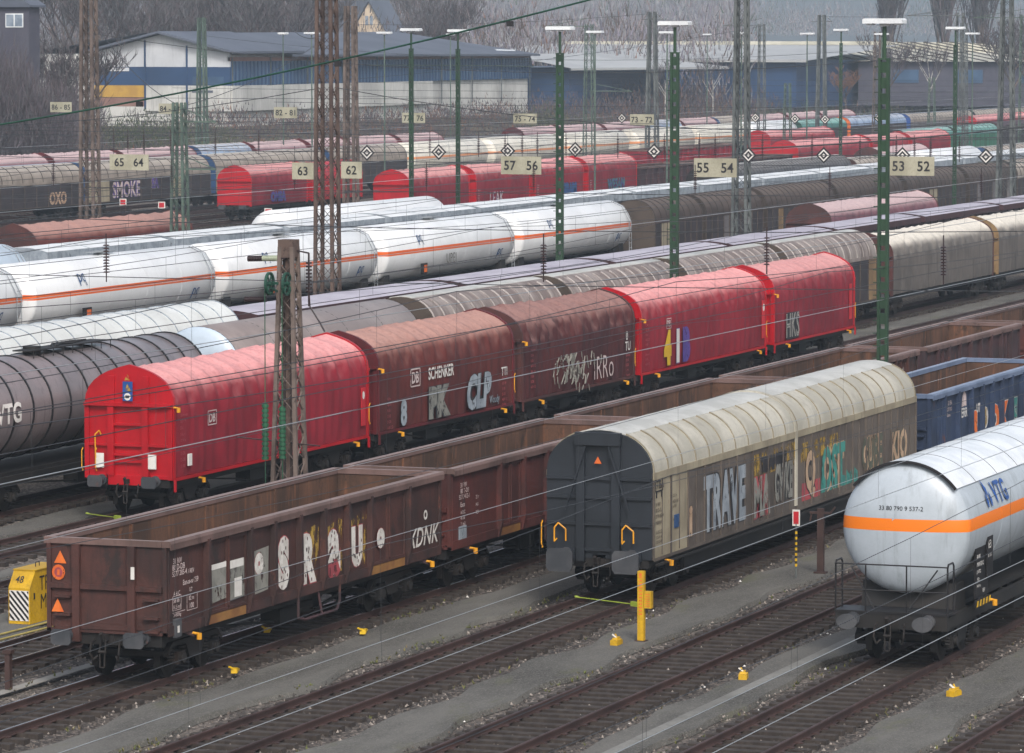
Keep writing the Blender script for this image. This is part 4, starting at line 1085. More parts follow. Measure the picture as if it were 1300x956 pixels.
for i, (x_, L_, lab) in enumerate(((149.4, 14.3, 'brown covered wagon with pale roof hoops next to the grey tank, first of four'), (164.8, 14.0, 'brown covered wagon with pale roof hoops above the crumpled tarpaulin, second of four'),
                         (179.9, 14.0, 'brown covered wagon with pale roof hoops above the bright red tarpaulins, third of four'), (195.0, 15.2, 'brown covered wagon with pale roof hoops and orange door post, fourth of four'))):
    arch_wagon(x_, 60, L_, lab, roof='roof_brown', hoop='roof_hoop_light', side='side_dark', end='side_seam', nh=13, zr=4.55, strip='roof_white_strip', strip_w=.5, panels=10, side2='side_ochre', colors=[0, 0, 0, 0, 0, 0, 0, 2 if 0 else 0, 0, 1], group=GR, name='covered_wagon', detail=1, hoopw=.09, ze=3.3)
tarp_wagon(212.3, 59.8, 21.0, 'long beige tarpaulin wagon with grey sides, right of the tall green lamp post', 'tarp_beige', em='end_brown', zr=4.28, wild=.8, seed=8, rib=1.5, detail=1, ze=3.15)
tarp_wagon(234.3, 59.8, 20, 'long beige tarpaulin wagon with rusty stained front, cut by the right picture edge', 'tarp_beige', em='side_ochre', zr=4.28, wild=.9, seed=9, rib=1.5, detail=1, ze=3.15)

# --- white ribbed wagon and lilac flat roofs
arch_wagon(120.6, 65, 22.6, 'white-roofed ribbed covered wagon behind the dark tank wagon', roof='roof_white_rib', hoop='silver_paint', side='side_grey', end='end_slate', nh=17, zr=4.66, strip=None, name='covered_wagon', detail=1, hoopw=.035, ze=3.3)
xs = [144.4, 165.6, 184.4, 202.0, 220.4, 238.2, 256.4, 274]
nm_ = ['first', 'second', 'third', 'fourth', 'fifth', 'sixth', 'seventh']
where = ['beside the pulley mast', 'below the orange stripes', 'before the dark brown roofs', 'behind the brown roof hoops', 'behind the tall lamp post', 'above the beige tarpaulins', 'at the right picture edge']
for i in range(7):
    flatroof_wagon(xs[i], 65, xs[i + 1] - xs[i] - .9, 'hopper wagon, flat lilac-grey roof, %s, %s of seven' % (where[i], nm_[i]), group='hopper wagons with lilac-grey roofs', fas=.32 if i else .36)

# --- small red-brown wagon between
tarp_wagon(253.5, 75, 25.5, 'old red-brown tarpaulin wagon with pale ribbed roof before the dark brown roofs', 'tarp_pink', em='end_brown', zr=4.12, ze=2.95, wild=.5, seed=11, detail=1, rib=1.3)

# --- white gas tanks with the orange stripe, then dark brown covered wagons
GW = 'white tank wagons with orange stripe'
wl_ = ['cut by the left picture edge', 'above the white ribbed roof', 'behind the rusty lattice mast', 'left of the second lattice panel', 'at the right end of the row']
wl_ = ['white gas tank wagon with deep orange stripe cut by the left picture edge', 'white gas tank wagon with deep orange stripe and red hazard plate near the left edge', 'white gas tank wagon with deep orange stripe crossed by the tall rusty mast',
       'white gas tank wagon with deep orange stripe and a scribbled tag below', 'white gas tank wagon with deep orange stripe, its end next to dark brown wagons']
for i, x_ in enumerate((148.2, 168.4, 188.8, 209.2, 229.6)):
    yy = 86.35
    t = tank_wagon(x_, yy, 19.9, wl_[i], 'tank_white', stripe='stripe_deep_orange', sz=(2.78, 3.02), r=1.52, zc=2.82, detail=1, inset=.15, bulge=.42, group=GW)
    b = MB()
    for (sx_, z_) in ((5.2, 3.45), (17.2, 2.2)):
        b.text('pq', .52, (sx_, -1.5, z_), '-y', .0, 1.0)
        b.v = [(x, -sqrt(max(.01, 1.57 ** 2 - (z - 2.82) ** 2)), z) for x, y, z in b.v]
    b.build('lettering', 'navy_paint', t)
    if i < 4:
        p = MB(); p.mi = 1; p.box(4.9, 5.8, -1.6, -1.56, 1.62, 2.2); p.mi = 0; p.box(5.3, 5.7, -1.62, -1.601, 1.72, 2.1); p.build('hazard_plate', ['orange_paint', 'band_black'], t)
    if i == 3: graffiti(t, 'UPEI', .5, 9.5, 2.3, -1.54, 'grey_paint', 'black_spray', bold=-.01, outline=.0)
GB = 'dark brown covered wagons with arched roofs'
dl = [(251.2, 9.6, 'dark brown arched wagon next to the last white tank'), (261.4, 12.4, 'dark brown arched wagon behind the number board 55 54'), (274.6, 16.2, 'dark brown arched wagon above the small red-brown tarpaulin'),
      (291.6, 17.4, 'dark brown arched wagon left of the tall lamp post'), (310.0, 17.2, 'dark brown arched wagon with white panels under board 53 52'), (328.2, 14.6, 'dark brown arched wagon before the last tall mast'), (343.8, 14.6, 'beige arched wagon at the right picture edge')]
for i, (x_, L_, lab) in enumerate(dl):
    yy = 85.5
    arch_wagon(x_, yy, L_, lab, roof='roof_darkbrown' if i < 6 else 'roof_beigegrey', hoop='roof_hoop_dark', side='side_dark', end='roof_hoop_dark' if i else 'side_seam', nh=int(L_ / 1.15), zr=4.27, strip=None, panels=int(L_ / 1.2), side2=['side_cream', 'side_grey', 'side_ochre', 'side_grey', 'side_cream', 'side_grey', 'side_cream'][i],
               colors=[[0, 1, 1, 0, 0, 0, 0, 0], [0, 0, 0, 1], [0, 0, 1, 0, 0, 0, 1, 0], [0, 0, 0, 0, 1], [1, 1, 0, 0, 0, 1, 1, 0, 0, 0, 0, 0, 0, 0], [0, 0, 1, 0], [0, 0]][i], group=GB, name='covered_wagon', detail=1, hoopw=.12, ze=3.0)

# --- white roofs
tank_wagon(166.6, 93.5, 16.8, 'pale blue-white tank wagon end at the left picture edge behind the striped tanks', 'tank_dome', stripe='stripe_deep_orange', sz=(2.8, 3.0), r=1.5, zc=3.0, detail=1, inset=.5)
x_ = 184.4; i = 0
pl = ['beginning the white roofs at left', 'above the tag-covered gas tank', 'behind the tall rusty mast', 'below the long white tank', 'below the first red tarpaulin', 'below the second red tarpaulin', 'below the red tarpaulin with blue graffiti', 'before the dark gondolas', 'below board 55 54', 'below the black slatted roof', 'right of the black slatted roof', 'left of board 53 52', 'below the white dome', 'at the right picture edge', 'cut by the right picture edge']
while i < 14:
    flatroof_wagon(x_, 93.5, 13.75, 'white flat-roofed hopper wagon %s' % pl[i], roof='roof_white', fascia='silver_paint', side='side_grey', z=4.04, half=1.45, crown=.2, group='white-roofed hopper wagons in one long row', detail=0, name='hopper_wagon_white' if 0 else 'hopper_wagon', fas=.5, seams=3)
    x_ += 14.45; i += 1
# --- row behind: red tarpaulin on green, white tank, white dome
t = tarp_wagon(204.3, 104, 19.8, 'faded red tarpaulin wagon on green side wall with white tags on its end', 'tarp_brown', em='end_brown', lower='tarp_green', zr=4.4, ze=3.1, wild=.7, seed=13, detail=1, rib=1.6)
graffiti(t, 'NCO', .8, 0, 0, 0, 'white_spray', 'white_paint', bold=-.01, outline=.0)
for ch in t.children:
    if ch.name.startswith('graffiti'):
        for v in ch.data.vertices: x0_, y0_, z0_ = v.co; v.co = (-.12, -x0_ * .9 , z0_ + 2.7)
tank_wagon(226.2, 99, 25.6, 'smooth white tank wagon rising above the white roofs left of centre', 'tank_white', r=1.5, zc=2.88, detail=0, inset=.4)
tank_wagon(366.5, 99, 20.5, 'white tank wagon with rounded end above the white roofs at right', 'tank_white', r=1.5, zc=2.9, detail=0, inset=.4)
arch_wagon(389, 99, 18, 'beige ribbed covered wagon with blue end behind the white roofs at right', roof='roof_beigegrey', hoop='roof_hoop_dark', side='side_grey', end='end_blue', nh=12, zr=4.2, detail=0, name='covered_wagon', strip_w=.4)
arch_wagon(408, 99, 20, 'beige ribbed covered wagon cut by the right picture edge in the far yard', roof='roof_beigegrey', hoop='roof_hoop_dark', side='side_grey', end='end_brown', nh=12, zr=4.2, detail=0, name='covered_wagon', strip_w=.4)
arch_wagon(322.5, 104, 37.5, 'long black slatted wagon roof beside board 55 54', roof='roof_black', hoop='roof_black', side='side_dark', end='black_frame', nh=44, zr=4.2, ze=3.0, detail=0, name='covered_wagon', strip='roof_white_strip', strip_w=.35, hoopw=.25)
arch_wagon(361.3, 104, 17, 'beige hooped covered wagon beside the black slatted roof', roof='roof_beigegrey', hoop='roof_hoop_dark', side='side_grey', end='end_brown', nh=12, zr=3.85, detail=0, name='covered_wagon', strip='roof_white_strip', strip_w=.4)
arch_wagon(379, 104, 17, 'beige hooped covered wagon behind board 53 52', roof='roof_beigegrey', hoop='roof_hoop_dark', side='side_grey', end='end_brown', nh=12, zr=3.9, detail=0, name='covered_wagon', strip='roof_white_strip', strip_w=.4)
tarp_wagon(389.5, 109.5, 17.5, 'brown-red tarpaulin wagon with dark brown end under the pink roofs', 'tarp_pink', em='end_brown', zr=4.1, ze=2.9, wild=.5, seed=15, detail=0)

# --- middle distance reds
GM = 'red tarpaulin wagons in the middle distance'
ml = [(299.6, 12.6, 'red tarpaulin wagon with rounded bright red end right of board 62'), (313.5, 12.2, 'red tarpaulin wagon with white tag left of board 57 56'), (326.9, 11.7, 'red tarpaulin wagon right of board 57 56'), (339.7, 12.6, 'red tarpaulin wagon with blue and violet graffiti before the dark gondolas')]
for i, (x_, L_, lab) in enumerate(ml):
    t = tarp_wagon(x_, 121, L_, lab, 'tarp_red' if i != 2 else 'tarp_bright', zr=4.4, detail=1, wild=1.0, seed=20 + i, group=GM, two=True)
    if i == 1: graffiti(t, 'LEAK', .9, 4.5, 1.75, -1.5, 'chalk', 'violet_paint', bold=.0, outline=.02)
    if i == 2: graffiti(t, 'GRAM', 1.0, 8.0, 1.9, -1.5, 'navy_paint', 'blue_paint', bold=.04)
    if i == 3: graffiti(t, 'WESAM', .9, 7, 1.95, -1.5, 'teal_paint', 'violet_paint', bold=.0, outline=.05); 
    data_col(t, .4, 5, -1.48, 'chalk', 2.4)
for i, x_ in enumerate((353.2, 368.6, 384)):
    gondola(x_, 121, 14.6, ['dark brown open gondola coupled behind the graffiti-covered red tarpaulin', 'dark brown open gondola left of board 55 54', 'dark brown open gondola right of board 55 54'][i], side='gondola_dark', detail=0, top=3.15)
t = tarp_wagon(309, 138, 11.2, 'bright red tarpaulin wagon with arched red end left of board 63', 'tarp_red', zr=4.3, ze=3.1, detail=1, wild=.6, seed=31)
graffiti(t, 'OMSA', .8, 5.2, 1.75, -1.5, 'violet_paint', 'navy_paint', bold=.02)
tarp_wagon(321.2, 138, 10.6, 'vivid red tarpaulin wagon between boards 63 and 62', 'end_red', zr=4.25, ze=3.1, detail=1, wild=.5, seed=32)
gondola(405.5, 138, 14.5, 'bright red open gondola below the far white tanks', side='tarp_bright', detail=0); gondola(421, 138, 14.5, 'bright red open gondola beside board 55 54, second of two', side='tarp_bright', detail=0)
tarp_wagon(447, 138, 25, 'red tarpaulin wagon with round bright red end below the far blue roofs', 'tarp_bright', zr=4.3, detail=0, seed=33)
tarp_wagon(400.5, 121, 25.5, 'long red tarpaulin wagon with round bright end above the black slatted roof', 'tarp_bright', zr=4.4, detail=0, seed=34)
tarp_wagon(427, 121, 14, 'pink-red tarpaulin wagon left of the tall lamp post in the far yard', 'tarp_bright', zr=4.4, detail=0, seed=35)
tarp_wagon(442.3, 121, 16, 'pink-red tarpaulin wagon right of the tall lamp post in the far yard', 'tarp_bright', zr=4.4, detail=0, seed=36)
arch_wagon(461, 126.5, 20, 'pale teal hooped wagon right of the tall lamp post', roof='roof_teal', hoop='silver_paint', side='tarp_green', end='black_frame', nh=10, zr=4.2, detail=0, name='covered_wagon', strip=None)
arch_wagon(482, 126.5, 20, 'deep teal hooped wagon with dark green side', roof='roof_teal', hoop='dark_green', side='tarp_green', end='black_frame', nh=10, zr=4.2, detail=0, name='covered_wagon', strip=None)
for i in range(3): flatroof_wagon(503 + i * 19, 126.5, 18, ['dark violet-brown hopper wagon right of the teal wagons', 'dark violet-brown hopper wagon behind the last tall mast', 'dark violet-brown hopper wagon at the right edge of the far yard'][i], roof='fascia_brown', side='side_dark', detail=0, z=3.9, crown=.4)
tarp_wagon(556, 143, 30, 'bright red tarpaulin wagon with round end in the far yard at right', 'tarp_bright', zr=4.1, detail=0, seed=37)

# --- far row: brown covered wagons, then white tanks
GF = 'brown covered wagons in the far row at left'
fl = [(262, 22.8, 'brown covered wagon with grey hooped roof cut by the left picture edge'), (285.6, 24.6, 'brown covered wagon with blue-edged roof at the far left'), (311, 23.6, 'dark covered wagon with white doors and pale graffiti under board 65 64'), (335.6, 24.4, 'covered wagon with pale door left of the bright red wagon'), (361, 18.4, 'brown covered wagon with grey roof behind the vivid red wagon')]
for i, (x_, L_, lab) in enumerate(fl):
    t = arch_wagon(x_, 153, L_, lab, roof='roof_beigegrey', hoop='roof_hoop_dark', side='side_dark' if i else 'side_grey', end='end_blue' if i > 1 else 'end_slate', nh=int(L_ / 1.7), zr=4.35, ze=3.0, strip='roof_bluewhite' if i < 2 else 'roof_white_strip', strip_w=.3, panels=12,
               side2='side_cream', colors=[1 if (i in (2, 3) and q in (0, 1)) or (i == 2 and q in (8,)) else 0 for q in range(12)], group=GF, name='covered_wagon', detail=1)
    if i == 2: graffiti(t, 'SMOKE', 1.3, 7, 2.0, -1.45, 'chalk', 'violet_paint', bold=.02, outline=.04, sx=.9); graffiti(t, 'SA', .9, 12.5, 2.3, -1.45, 'violet_paint', 'chalk', outline=.02)
    if i == 1: graffiti(t, 'OXO', 1.0, 20, 1.7, -1.45, 'skin_paint', 'side_dark')
GC = 'cream tank wagons with faded orange stripe in the far yard'
for i, (x_, L_, lab) in enumerate(((380.4, 21, 'cream tank wagon with rounded end right of board 62'), (402.2, 21, 'cream tank wagon with faded stripe behind board 57 56'), (424, 20.6, 'cream tank wagon with faded stripe ending before a gap'),
                                (446.6, 21, 'cream tank wagon with round end and stripe under board 73 72'), (468.4, 20, 'cream tank wagon with faded stripe behind the second green lamp post'), (489.2, 19, 'white tank wagon without stripe behind the tall mast by board 55 54'))):
    tank_wagon(x_, 153, L_, lab, 'tank_cream' if i < 5 else 'tank_white', stripe='orange_paint' if i < 5 else None, sz=(2.75, 3.0), r=1.55, zc=2.8, detail=1, inset=.4, hoops=9 if i < 5 else 0, hoopt=.012, hoopw=.05, hoopm='silver_paint', group=GC)
arch_wagon(509.5, 153, 20, 'dark teal hooped wagon roof behind the far red tarpaulin', roof='roof_teal', hoop='dark_green', side='side_dark', end='dark_green', nh=6, zr=4.2, detail=0, name='covered_wagon', strip=None)
arch_wagon(531, 153, 27, 'blue and white hooped covered wagon with an orange patch in the far yard', roof='roof_bluewhite', hoop='navy_paint', side='side_dark', end='orange_paint', nh=9, zr=4.3, detail=0, name='covered_wagon', strip=None)
arch_wagon(560, 153, 34, 'pale hooped covered wagon with blue end right of the tall lamp post', roof='roof_beigegrey', hoop='roof_hoop_dark', side='side_grey', end='blue_paint', nh=22, zr=4.2, detail=0, name='covered_wagon', strip='roof_bluewhite', strip_w=.25)
arch_wagon(595, 153, 36, 'pale hooped covered wagon cut by the right picture edge in the far row', roof='roof_beigegrey', hoop='roof_hoop_dark', side='side_grey', end='end_slate', nh=22, zr=4.2, detail=0, name='covered_wagon', strip='roof_bluewhite', strip_w=.25)
# --- farthest row
ORD = 'first second third fourth fifth sixth seventh eighth ninth tenth eleventh twelfth thirteenth fourteenth fifteenth sixteenth last'.split()
names = ['cut by the left picture edge', 'behind the first rusty mast', 'behind board 65 64', 'with blue-white hooped roof', 'below board 82 81', 'behind the rusty mast by board 63', 'left of board 77 76', 'below board 77 76', 'right of board 75 74', 'left of board 73 72', 'below board 73 72', 'with grey hooped roof behind the second green post',
         'behind the third tall mast', 'with brown hooped roof', 'left of the thin lattice mast', 'right of the thin lattice mast', 'ending', ]
spans = [(322, 12.4), (335.4, 13.2), (349.6, 15.2), (365.8, 11.6), (378.4, 12.4), (391.8, 9.4), (402.2, 12.4), (415.6, 12), (452, 12.6), (465.6, 13.6), (480.2, 14.6), (495.8, 12.6), (509.4, 13.4), (523.8, 14.4), (539.2, 14.4), (554.6, 15), (570.6, 16)]
for i, (x_, L_) in enumerate(spans):
    if i in (3, 11, 13):
        arch_wagon(x_, 168, L_, 'covered wagon ' + names[i], roof=['roof_bluewhite', 'roof_bluewhite', 'roof_beigegrey'][(3, 11, 13).index(i)], hoop='roof_hoop_light', side='side_dark', end='end_blue', nh=9, zr=4.3, detail=0, name='covered_wagon', strip=None)
    else: tarp_wagon(x_, 168, L_, 'dusty pink tarpaulin wagon, %s of the farthest row counted from the left' % ORD[i], 'tarp_pink', em='end_darkred', zr=4.35, ze=3.1, detail=0, seed=50 + i, wild=.7, group='dusty pink tarpaulin wagons in the farthest row')
for i, x_ in enumerate((429, 437.5, 445)): flatroof_wagon(x_ - 1, 168, 7.6, 'low black wagon with slanted bars under board 75 74, %s of three' % nm_[i], roof='roof_black', side='black_frame', detail=0, z=3.5, crown=.1, name='low_wagon')

# ================================================================== MASTS, LAMPS, WIRES
def lattice(b, h, w0, w1, leg=.09, brace=.035, step=None, z0=-.2):
    c = ((-1, -1), (1, -1), (1, 1), (-1, 1))
    def pt(k, z): w = w0 + (w1 - w0) * (z - z0) / (h - z0); return (c[k][0] * w / 2, c[k][1] * w / 2, z)
    for k in range(4): b.bar(pt(k, z0), pt(k, h), leg, leg)
    z = z0 + .1; s = 0
    while z < h - .3:
        w = w0 + (w1 - w0) * (z - z0) / (h - z0); st = step or max(.42, w * 1.05); z2 = min(h - .05, z + st)
        for k in range(4):
            k2 = (k + 1) % 4
            b.bar(pt(k if s else k2, z), pt(k2 if s else k, z2), brace, .012)
            if leg > .08: b.bar(pt(k2 if s else k, z), pt(k if s else k2, z2), brace * .8, .01)
        z = z2; s = 1 - s
def mast(x, y, h, w0, w1, m, label, leg=.1, arms=(), group='lattice masts carrying the overhead wires', brace=.045, tag_='mast'):
    t = thing('lattice_mast', label, 'mast', (x, y, 0), group)
    b = MB(); lattice(b, h, w0, w1, leg, brace); b.build('mast_frame', m, t)
    f = MB(); f.prism([(-w0 * .8, -.3), (w0 * .8, -.3), (w0 * .7, .1), (-w0 * .7, .1)], -w0 * .8, w0 * .8); f.build('foundation', 'concrete', t)
    for (z, a, b_) in arms:
        k = MB(); k.bar((0, a, z), (0, b_, z), .08); k.bar((0, a * .2, z + .8), (0, b_ if abs(b_) > abs(a) else a, z), .05); 
        k.build('crossarm', m, t)
    return t
mast(236.2, 115, 18.5, .92, .62, 'mast_rust', 'tall weathered rusty lattice mast at far left, behind board 65 64', .17, brace=.07)
mast(173.8, 73.2, 18.5, .86, .6, 'mast_brown', 'tall rust-brown lattice mast between boards 63 and 62', .14, brace=.06)
mast(231.5, 72.4, 19, .84, .5, 'mast_grey', 'tall grey-green lattice mast beside board 55 54', .15, brace=.07)
mast(293.5, 72.6, 20, 1.15, .5, 'mast_grey', 'tall dark lattice mast close to the right picture edge', .17, brace=.08, arms=((5.6, -2, 2),))
mast(277.3, 115, 16.4, .8, .55, 'mast_rust', 'lattice mast with pinkish rusty legs right of the rust-brown mast', .18, brace=.06)
mast(216.6, 100, 10.65, .85, .5, 'mast_green', 'short green-grey lattice mast behind board 84 83', .13, arms=((9.6, -.2, -2.2), (7, -.2, -2.2)))
mast(384.3, 175, 16.2, .95, .5, 'mast_green', 'pale green lattice mast before the white gabled hall', .17)
mast(432.2, 145, 17.0, 1.15, .6, 'mast_grey', 'lattice mast behind board 73 72', .2, arms=((16.2, -1.2, 1.2),))
mast(495.3, 145, 17.0, 1.1, .6, 'mast_grey', 'lattice mast right of centre before the sawtooth roof', .22, arms=((16.2, -1.3, 1.3),))
mast(459.5, 141.4, 15.8, .8, .55, 'mast_grey', 'slim pale lattice mast with pulley arm before the sawtooth roof', .1, arms=((15.6, 0, 4.5),))
mast(431.6, 130, 9.6, .85, .5, 'mast_green', 'short pale green lattice mast above the red tarpaulin roofs', .1)
mast(489.6, 130, 9.7, .9, .55, 'mast_green', 'short pale lattice mast above the teal wagons', .1)
mast(428.2, 110.8, 16.8, .95, .6, 'mast_grey', 'lattice mast with top arm before the pair of poplars', .12, arms=((16.5, 0, 5.5),))
mast(486.8, 125.5, 16.0, 1.0, .6, 'mast_grey', 'slim lattice mast just right of the arm-topped one', .1)
mast(410.9, 100.0, 16.5, .8, .5, 'mast_green', 'pale green lattice mast cut by the right picture edge', .09, arms=((16.2, 0, 5),))
mast(405.7, 142.7, 15.6, 1.0, .6, 'mast_green', 'pale green lattice mast with side bracket near centre', .09, arms=((15.4, 0, 4.5), (9.0, 0, -4.5)))
mast(483.3, 134.8, 15.0, 1.0, .6, 'mast_rust', 'slim lattice mast behind the tall green lamp post', .1)
# the pulley mast near the front
t = mast(111.65, 48.2, 8.3, .8, .36, 'mast_rust', 'stout lattice mast with green pulley wheels and weights before the red tarpaulin', .11, brace=.05)
b = MB(); b.box(-.23, .23, -.23, .23, 8.0, 8.5); b.box(-.1, .1, -.06, .06, -.1, 8.0); b.build('mast_cap', 'mast_brown', t)
for yy in (.35, -.15):
    b = MB(); cx, cz = -.55, 7.28
    if yy < 0: cx = -.5
    for q in range(20):
        a0, a1 = 2 * pi * q / 20, 2 * pi * (q + 1) / 20
        b.bar((cx + .28 * cos(a0), yy, cz + .3 * sin(a0)), (cx + .28 * cos(a1), yy, cz + .3 * sin(a1)), .06, .07, up=(0, 1, 0))
    for q in range(6): b.bar((cx, yy, cz), (cx + .27 * cos(q * pi / 3), yy, cz + .29 * sin(q * pi / 3)), .035)
    b.cyl((cx, yy - .08, cz), (cx, yy + .08, cz), .07, 10); b.bar((cx, yy, cz), (-.1, yy * .5, cz), .07); b.bar((cx, yy, cz - .1), (-.1, yy * .5, cz - .3), .05)
    b.build('pulley_wheel', 'dark_green', t, smooth=True)
for yy, zt, zb in ((.42, 3.95, 2.35), (-.1, 3.85, 2.4)):
    b = MB(); n_ = 12
    for q in range(n_):
        z = zb + (zt - zb) * q / n_; b.cyl((-.72, yy, z), (-.72, yy, z + (zt - zb) / n_ * .62), .1, 14)
        b.cyl((-.72, yy, z + (zt - zb) / n_ * .62), (-.72, yy, z + (zt - zb) / n_), .07, 12)
    b.tube([(-.72, yy, zt), (-.72, yy, 7.2)], .015, 5); b.tube([(-.72, yy, zb), (-.72, yy, .3)], .012, 5)
    b.build('tension_weight', 'weight_green', t, smooth=True)
def horiz_ins(t, p, q, m1='insulator_brown', m2='insulator_cream'):
    b = MB(); p, q = Vector(p), Vector(q)
    for k in range(18):
        b.mi = 0 if k < 9 else 1; a = p.lerp(q, k / 18); c = p.lerp(q, (k + .55) / 18); b.cyl(a, c, .085, 10); b.cyl(c, p.lerp(q, (k + 1) / 18), .055, 8)
    b.build('insulator', [m1, m2], t)
horiz_ins(t, (-.2, 1.15, 7.95), (-.2, .25, 7.98)); horiz_ins(t, (-.2, 1.25, 6.8), (-.2, .6, 6.82), m2='insulator_brown')
b = MB(); b.tube([(-.2, .25, 7.98), (-.2, -.0, 7.98)], .025, 6); b.cyl((.5, -.4, 6.6), (.5, -.4, 8.1), .03, 6)
for q in range(9): b.cyl((.5, -.4, 7.0 + q * .1), (.5, -.4, 7.05 + q * .1), .09, 10)
b.bar((0, -.2, 8.2), (.5, -.4, 8.1), .04); b.tube([(.5, -.4, 7.0), (.45, -.45, 6.6), (.5, -.7, 6.2), (.45, -.9, 5.9)], .025, 6); b.bar((-.2, 1.5, 2.9), (.1, -.9, 2.7), .035)
b.build('fittings', 'insulator_brown', t)

# green lamp posts
def lamp_post(x, y, top, label, near=False, width=1.35, m='post_green', thin=False, rz=0):
    t = thing('yard_lamp_post', label, 'lamp post', (x, y, 0), 'white-headed lamp posts of the yard')
    b = MB(); w = .27 if near else .18; zt = top - 1.25
    if thin: b.cyl((0, 0, -.3), (0, 0, top - .1), .09, 8, .06)
    else:
        for s in (-1, 1):
            b.box(-.1, .1, s * w / 2 - .045, s * w / 2 + .045, -.3, zt)
        z = 0
        while z < zt - .1:
            b.box(-.06, .06, -w / 2 + .046, w / 2 - .046, z, z + .36); z += .52
        b.box(-.12, .12, -w / 2 - .05, w / 2 + .05, zt, zt + .06); b.cyl((0, 0, zt + .06), (0, 0, top - .12), .07, 10)
        if near:
            z = 1.0
            while z < zt: b.box(-.03, .03, w / 2 + .046, w / 2 + .2, z, z + .03); z += .42
    b.build('post', m, t)
    vec = Vector((x, y, 0)).normalized()
    h = MB(); hw = width / 2; h.prism([(-hw, -.05), (-hw, .08), (-hw + .06, .12), (hw - .06, .12), (hw, .08), (hw, -.05)][::-1], -.3, .3)
    h.box(-.2, .2, -hw + .1, -hw + .3, -.1, -.052); h.box(-.2, .2, hw - .3, hw - .1, -.1, -.052); h.box(-.08, .08, -.15, .15, -.14, -.052)
    o = h.build('lamp_head', 'lamp_white', t, loc=(0, 0, top)); o.rotation_euler.z = rz
    return t
lamp_post(138.7, 38.45, 14.67, 'tallest looking green lamp post with white head, right of centre', True)
lamp_post(174.7, 57.6, 14.75, 'green lamp post with white head standing behind the bright red tarpaulins', True)
lamp_post(201.5, 72.4, 14.62, 'green lamp post with white head before the striped white tanks', True)
lamp_post(272.5, 105.2, 14.65, 'green lamp post with white head right of board 77 76')
lamp_post(262.5, 104.6, 14.7, 'green lamp post with white head behind board 77 76')
lamp_post(389.0, 112, 14.95, 'green lamp post with white head before the sawtooth roof')
lamp_post(307.9, 80, 14.9, 'green lamp post with white head before the right-hand poplars')
ll = [(385.9, 167.1, .9, 'small pale lamp post before the blue hall wall at left'), (368.5, 156.7, 1.35, 'pale lamp post left of the rust-brown mast top'), (352.3, 142.9, 1.3, 'pale lamp post below the cream gable'), (466.2, 180.9, .9, 'thin lamp post near the hall roof end'),
      (318.1, 111.4, 1.3, 'pale lamp post right of the bracket mast'), (341.9, 113.4, 1.3, 'pale lamp post behind the second green post'), (495.5, 159.3, 1.0, 'thin pale lamp post before the grey-roofed hall'), (382.3, 119.6, 1.4, 'pale lamp post hidden by the third tall mast'),
      (422.8, 125.3, 1.4, 'pale lamp post before the left part of the sawtooth roof'), (454.5, 126.3, 1.5, 'pale lamp post behind the tallest green lamp post'), (418.9, 107.1, 1.35, 'pale lamp post right of the arm-topped mast')]
for x_, y_, w_, lab in ll: lamp_post(x_, y_, 14.65, lab, width=w_, m='mast_green', thin=True)

# number boards
BL = {'65   64': 'between the two left rusty masts', '63': 'just left of the rust-brown mast', '62': 'just right of the rust-brown mast', '57   56': 'between first and second green lamp posts', '55   54': 'at the third tall mast', '53   52': 'at the tallest green lamp post', '86 - 85': 'small, left of the first rusty mast', '84 - 83': 'small, half behind the short green-grey mast', '82 - 81': 'small, before the white hall wall', '77   76': 'small, behind a green lamp post', '75 - 74': 'small, above the cream tank wagons', '73 - 72': 'small, at a far lattice mast'}
def board(x, y, z, w, h, txt, bar=True, far=False):
    n_ = txt.replace(' ', ' ')
    t = thing('number_board', 'cream number board %s, %s' % (' '.join(txt.split()), BL[txt]), 'sign', (x, y, z), 'cream number boards over the tracks')
    b = MB(); b.box(-.03, .03, -w / 2, w / 2, -h / 2, h / 2); b.build('board', 'sign_cream', t)
    b = MB(); b.text(txt, h * .54, (-.036, 0, 0), '-x', .02, .95, 1.05); b.build('number', 'black_paint', t)
    b = MB()
    for s in (-.4, .4): b.tube([(0, w * s, h / 2), (0, w * s, h / 2 + .7)], .012, 5)
    b.build('hanger', 'wire_dark', t)
for (x, y, z, w, h, txt) in ((179.5, 85.4, 8.5, 1.95, .72, '65   64'), (170.2, 72.8, 8.5, .98, .72, '63'), (172.0, 71.3, 8.5, .95, .72, '62'), (181.1, 66.9, 8.5, 1.9, .8, '57   56'), (180.7, 57.7, 8.5, 1.95, .82, '55   54'), (186, 50.3, 8.5, 2.1, .84, '53   52'),
                            (323.9, 160.3, 8.5, 1.95, .84, '86 - 85'), (319.6, 148.4, 8.5, 1.95, .84, '84 - 83'), (305.5, 132.1, 8.5, 1.9, .84, '82 - 81'), (287.3, 114.3, 8.5, 1.75, .76, '77   76'), (287.2, 105.8, 8.5, 1.75, .74, '75 - 74'), (287.2, 97.1, 8.5, 1.75, .76, '73 - 72')):
    board(x, y, z, w, h, txt)
